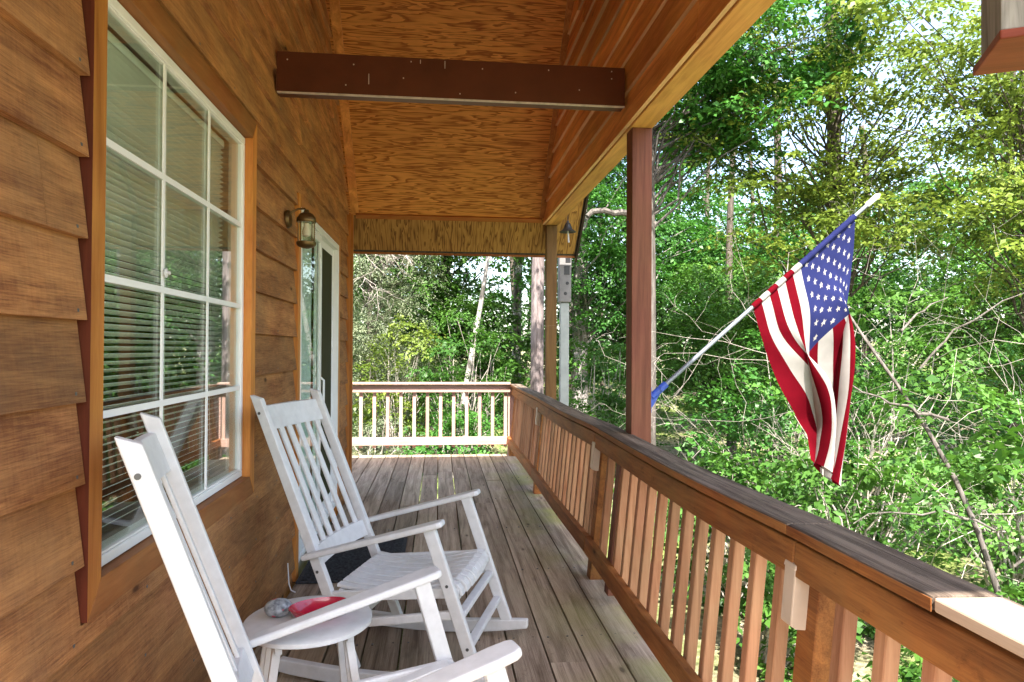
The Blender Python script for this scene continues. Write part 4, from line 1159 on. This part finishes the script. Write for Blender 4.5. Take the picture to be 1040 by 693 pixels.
tree('broadleaf_tree', 'leafy green tree just right of the red porch post low behind the flag pole bracket', 'tree', (5.6, 12.6), (5.6, 12.7, 6), .09, .05, M['bk_dark'], M['lf_mid'],
     [((5.2, 11.9, 1.5), (1.7, 1.1, 1.6), 95, .1)], per=150, rx=.5, size=.075)
tree('broadleaf_tree', 'dark background tree low behind the flag pole', 'tree', (9.0, 17.5), (9.0, 17.5, 9), .15, .08, M['bk_dark'], M['lf_deep'],
     [((8.4, 15.6, 2.6), (3.4, 1.6, 3.0), 190, .1)], per=170, rx=.75, size=.095)
tree('broadleaf_tree', 'mid green tree at the far right behind the bare twigs', 'tree', (14.2, 15.5), (14.0, 15.5, 9), .15, .08, M['bk_dark'], M['lf_mid'],
     [((12.6, 13.6, 3.0), (3.4, 1.8, 3.2), 180, .1)], per=170, rx=.75, size=.095)

# --- bushes
def bush(label, x, y, h, w, mat, k, per=110, size=.065, rx=.32, group='leafy bushes beyond the side railing', aspect=.6, tilt=.5):
    g = gz(x, y); root = empty('bush', (x, y, g-.05), 0, label, 'bush', group)
    C = ellipsoid_pts(k, (0, 0, h*.55), (w, w*.8, h*.55), .2)
    mb = MB()
    for c in C:
        mb.tube(bez((random.gauss(0, .05), random.gauss(0, .05), 0), c, .05, 4, .04), [.012, .010, .008, .005, .003], 5)
    mb.build('stems', M['twig'], root, smooth=True)
    leaf_mesh('foliage', *clump_leaves(C, per, rx, .05, size, tilt=tilt, aspect=aspect), mat, root)
bush('low bright green bush right behind the porch post and rail cap', 2.6, 5.6, 1.5, .75, M['lf_fresh'], 34)
bush('bright bush under the hanging end of the flag', 3.3, 5.2, 1.5, .8, M['lf_fresh'], 38)
bush('large leaved bush at the right edge by the cap corner', 3.75, 3.35, 1.35, .55, M['lf_fresh'], 18, per=34, size=.13, rx=.3)
bush('deep green bush between the post and the flag', 3.9, 7.2, 2.4, 1.2, M['lf_deep'], 60, rx=.4)
bush('green bush right of the leaning sapling', 5.0, 5.4, 1.9, .9, M['lf_mid'], 44)
bush('deep green bush beyond the bare twigs at right', 6.6, 7.0, 2.6, 1.3, M['lf_deep'], 66, rx=.4)
bush('low green bush seen through the balusters', 2.6, 3.3, .8, .5, M['lf_mid'], 20)
bush('small green bush seen under the rail near the middle light', 2.3, 4.6, .7, .5, M['lf_mid'], 18)
bush('dark green bush behind the far railing balusters', .2, 10.6, 1.0, .8, M['lf_deep'], 30, group='leafy bushes beyond the far railing')
bush('pale green bush behind the left far balusters', -1.0, 10.9, .9, .7, M['lf_pale'], 26, size=.05, aspect=.35, group='leafy bushes beyond the far railing')
bush('leafy bush beyond the corner where the two railings meet', 1.9, 10.3, 1.3, .6, M['lf_fresh'], 28, group='leafy bushes beyond the far railing')

bush('tall leafy bush right behind the middle of the far railing', .5, 11.6, 2.6, .9, M['lf_fresh'], 60, group='leafy bushes beyond the far railing')
bush('tall pale leafy bush beyond the left part of the far railing', -.7, 12.0, 2.3, .8, M['lf_yel'], 46, group='leafy bushes beyond the far railing')
bush('tall leafy bush between the birdhouse pole and the red porch post', 2.6, 10.8, 2.3, .8, M['lf_fresh'], 56, group='leafy bushes beyond the far railing')
bush('tall bright bush just behind the flag', 4.4, 6.6, 2.7, 1.0, M['lf_fresh'], 62)
# --- bare twiggy shrubs
def twigs(label, x, y, z, h, w, n, seed, name='bare_shrub', r=.010, dirb=(0, 0, 1)):
    random.seed(seed); root = empty(name, (x, y, z), 0, label, 'bare shrub', 'leafless pale twiggy shrubs')
    mb = MB()
    def grow(p, d, L, r, lv):
        pts = [p]; k = 5
        for i in range(k):
            d = (d + Vector((random.gauss(0, .34), random.gauss(0, .34), random.gauss(0, .26)-.03*lv))).normalized()
            pts.append(pts[-1]+d*L/k)
        mb.tube(pts, [r*(1-.75*i/k) for i in range(k+1)], 5, cap=False)
        if lv < 3:
            for j in range(random.choice((2, 3, 3, 4))):
                q = along(pts, random.uniform(.25, 1)); a = Vector((random.gauss(0, 1), random.gauss(0, 1), random.gauss(0, .6))).normalized()
                grow(q, (d+a*.95).normalized(), L*random.uniform(.42, .66), r*.55, lv+1)
    for i in range(n):
        d = (Vector(dirb)*.9 + Vector((random.gauss(0, w), random.gauss(0, w), .25))).normalized()
        grow(Vector((random.gauss(0, .12), random.gauss(0, .12), 0)), d, h*random.uniform(.7, 1.15), r*random.uniform(.7, 1.2), 0)
    mb.build('twigs', M['twig'], root, smooth=True); random.seed(seed+1)
twigs('tangle of pale bare twigs right of the flag', 3.9, 5.2, -.9, 2.3, .36, 6, 3, r=.0055)
twigs('pale bare twigs left of the flag above the pole bracket', 3.6, 6.6, -.9, 2.6, .30, 3, 9, dirb=(-.25, 0, 1), r=.0055)
twigs('bare twigs crossing at the far right edge', 5.2, 5.2, -.9, 2.8, .40, 5, 21, r=.0055)
twigs('bare white drooping twigs at the top left beside the house corner', -1.22, 9.6, 3.1, .9, .5, 10, 33, r=.009, dirb=(.35, 0, -.8))
twigs('fine bare twigs tangled high behind the tip of the flag pole', 5.0, 7.2, 1.2, 2.0, .5, 6, 41, r=.006)

# --- masses nobody could count
def mass():
    C = []; 
    # far woods: an arc of layered foliage
    for _ in range(2000):
        a = random.uniform(-28, 75); d = random.uniform(22, 34)
        x, y = d*math.sin(rad(a)), d*math.cos(rad(a))
        hi = 12.5 if a < 14 else 7.6
        z = gz(x, min(y, 50)) + random.uniform(0, 1)**1.1*hi
        C.append((x, y, z))
    o = leaf_mesh('woods', *clump_leaves(np.array(C), 60, 1.35, .16, .22, tilt=.5, jit=.8), M['lf_wood_shade'])
    tag(o, 'far green woods closing the view behind the nearer trees', 'woods', None, 'stuff')
    mb = MB()
    for _ in range(40):
        a = random.uniform(-28, 75); d = random.uniform(20, 33); x, y = d*math.sin(rad(a)), d*math.cos(rad(a)); g = gz(x, y)
        r = random.uniform(.06, .16); mb.tube(trunk_path((x, y, g-.2), (x+random.gauss(0, .4), y, g+random.uniform(8, 12)), .2), [r*(1-.05*i) for i in range(10)], 7)
    tag(mb.build('woods_trunks', M['bk_dark'], None, smooth=True), 'thin trunks standing within the far woods', 'woods', None, 'stuff')
    # undergrowth close to the ground
    C = []
    while len(C) < 900:
        x, y = random.uniform(-6, 16), random.uniform(1.5, 22)
        if x < 1.9 and y < 9.6: continue
        if -3 < x < 1.4 and y < 12.2: continue
        if math.sin(x*1.1+2)*math.cos(y*.9+1) < -.25: continue
        C.append((x, y, gz(x, y)+random.uniform(.05, .45)))
    o = leaf_mesh('undergrowth', *clump_leaves(np.array(C), 55, .38, .06, .07, tilt=.4, jit=.7), M['lf_fresh'])
    tag(o, 'low bright green undergrowth covering the forest floor', 'undergrowth', None, 'stuff')
mass()

# ------------------------------------------------------------------ camera, light, world
cam = bpy.data.cameras.new('camera'); co = bpy.data.objects.new('camera', cam); COL.objects.link(co)
cam.lens = 24; cam.sensor_width = 36; cam.clip_end = 1000; cam.clip_start = .02
co.location = (0, 0, 1.37)
co.rotation_euler = (Matrix.Rotation(rad(-6.1), 3, 'Z') @ Matrix.Rotation(rad(90.62), 3, 'X') @ Matrix.Rotation(rad(.3), 3, 'Z')).to_euler()
SC.camera = co

SUN_EL, SUN_AZ = 56, 180        # azimuth clockwise from +Y: the sun stands behind the camera, a little to the right
sd = Vector((math.sin(rad(SUN_AZ))*math.cos(rad(SUN_EL)), math.cos(rad(SUN_AZ))*math.cos(rad(SUN_EL)), math.sin(rad(SUN_EL))))
sl = bpy.data.lights.new('sun', 'SUN'); sl.energy = 4.4; sl.angle = rad(.5); sl.color = (1, .95, .87)
so = bpy.data.objects.new('sun', sl); COL.objects.link(so); so.rotation_euler = sd.to_track_quat('Z', 'Y').to_euler(); so.location = (0, -5, 12)
w = bpy.data.worlds.new('World'); SC.world = w; w.use_nodes = True
nt = w.node_tree; bg = nt.nodes['Background']
sky = nt.nodes.new('ShaderNodeTexSky'); sky.sky_type = 'NISHITA'; sky.sun_disc = False
sky.sun_elevation = rad(SUN_EL); sky.sun_rotation = rad(SUN_AZ); sky.dust_density = 2.0; sky.air_density = 1.0
nt.links.new(mixc(nt, 1.0, sky.outputs[0], (1.05, 1.0, .93), 'MULTIPLY'), bg.inputs[0]); bg.inputs[1].default_value = .15
SC.view_settings.view_transform = 'Standard'; SC.view_settings.look = 'None'; SC.view_settings.gamma = 1
SC.view_settings.exposure = 2.35; SC.view_settings.use_curve_mapping = False
SC.cycles.max_bounces = 8; SC.cycles.diffuse_bounces = 5; SC.cycles.glossy_bounces = 4; SC.cycles.transparent_max_bounces = 12
SC.cycles.use_denoising = True
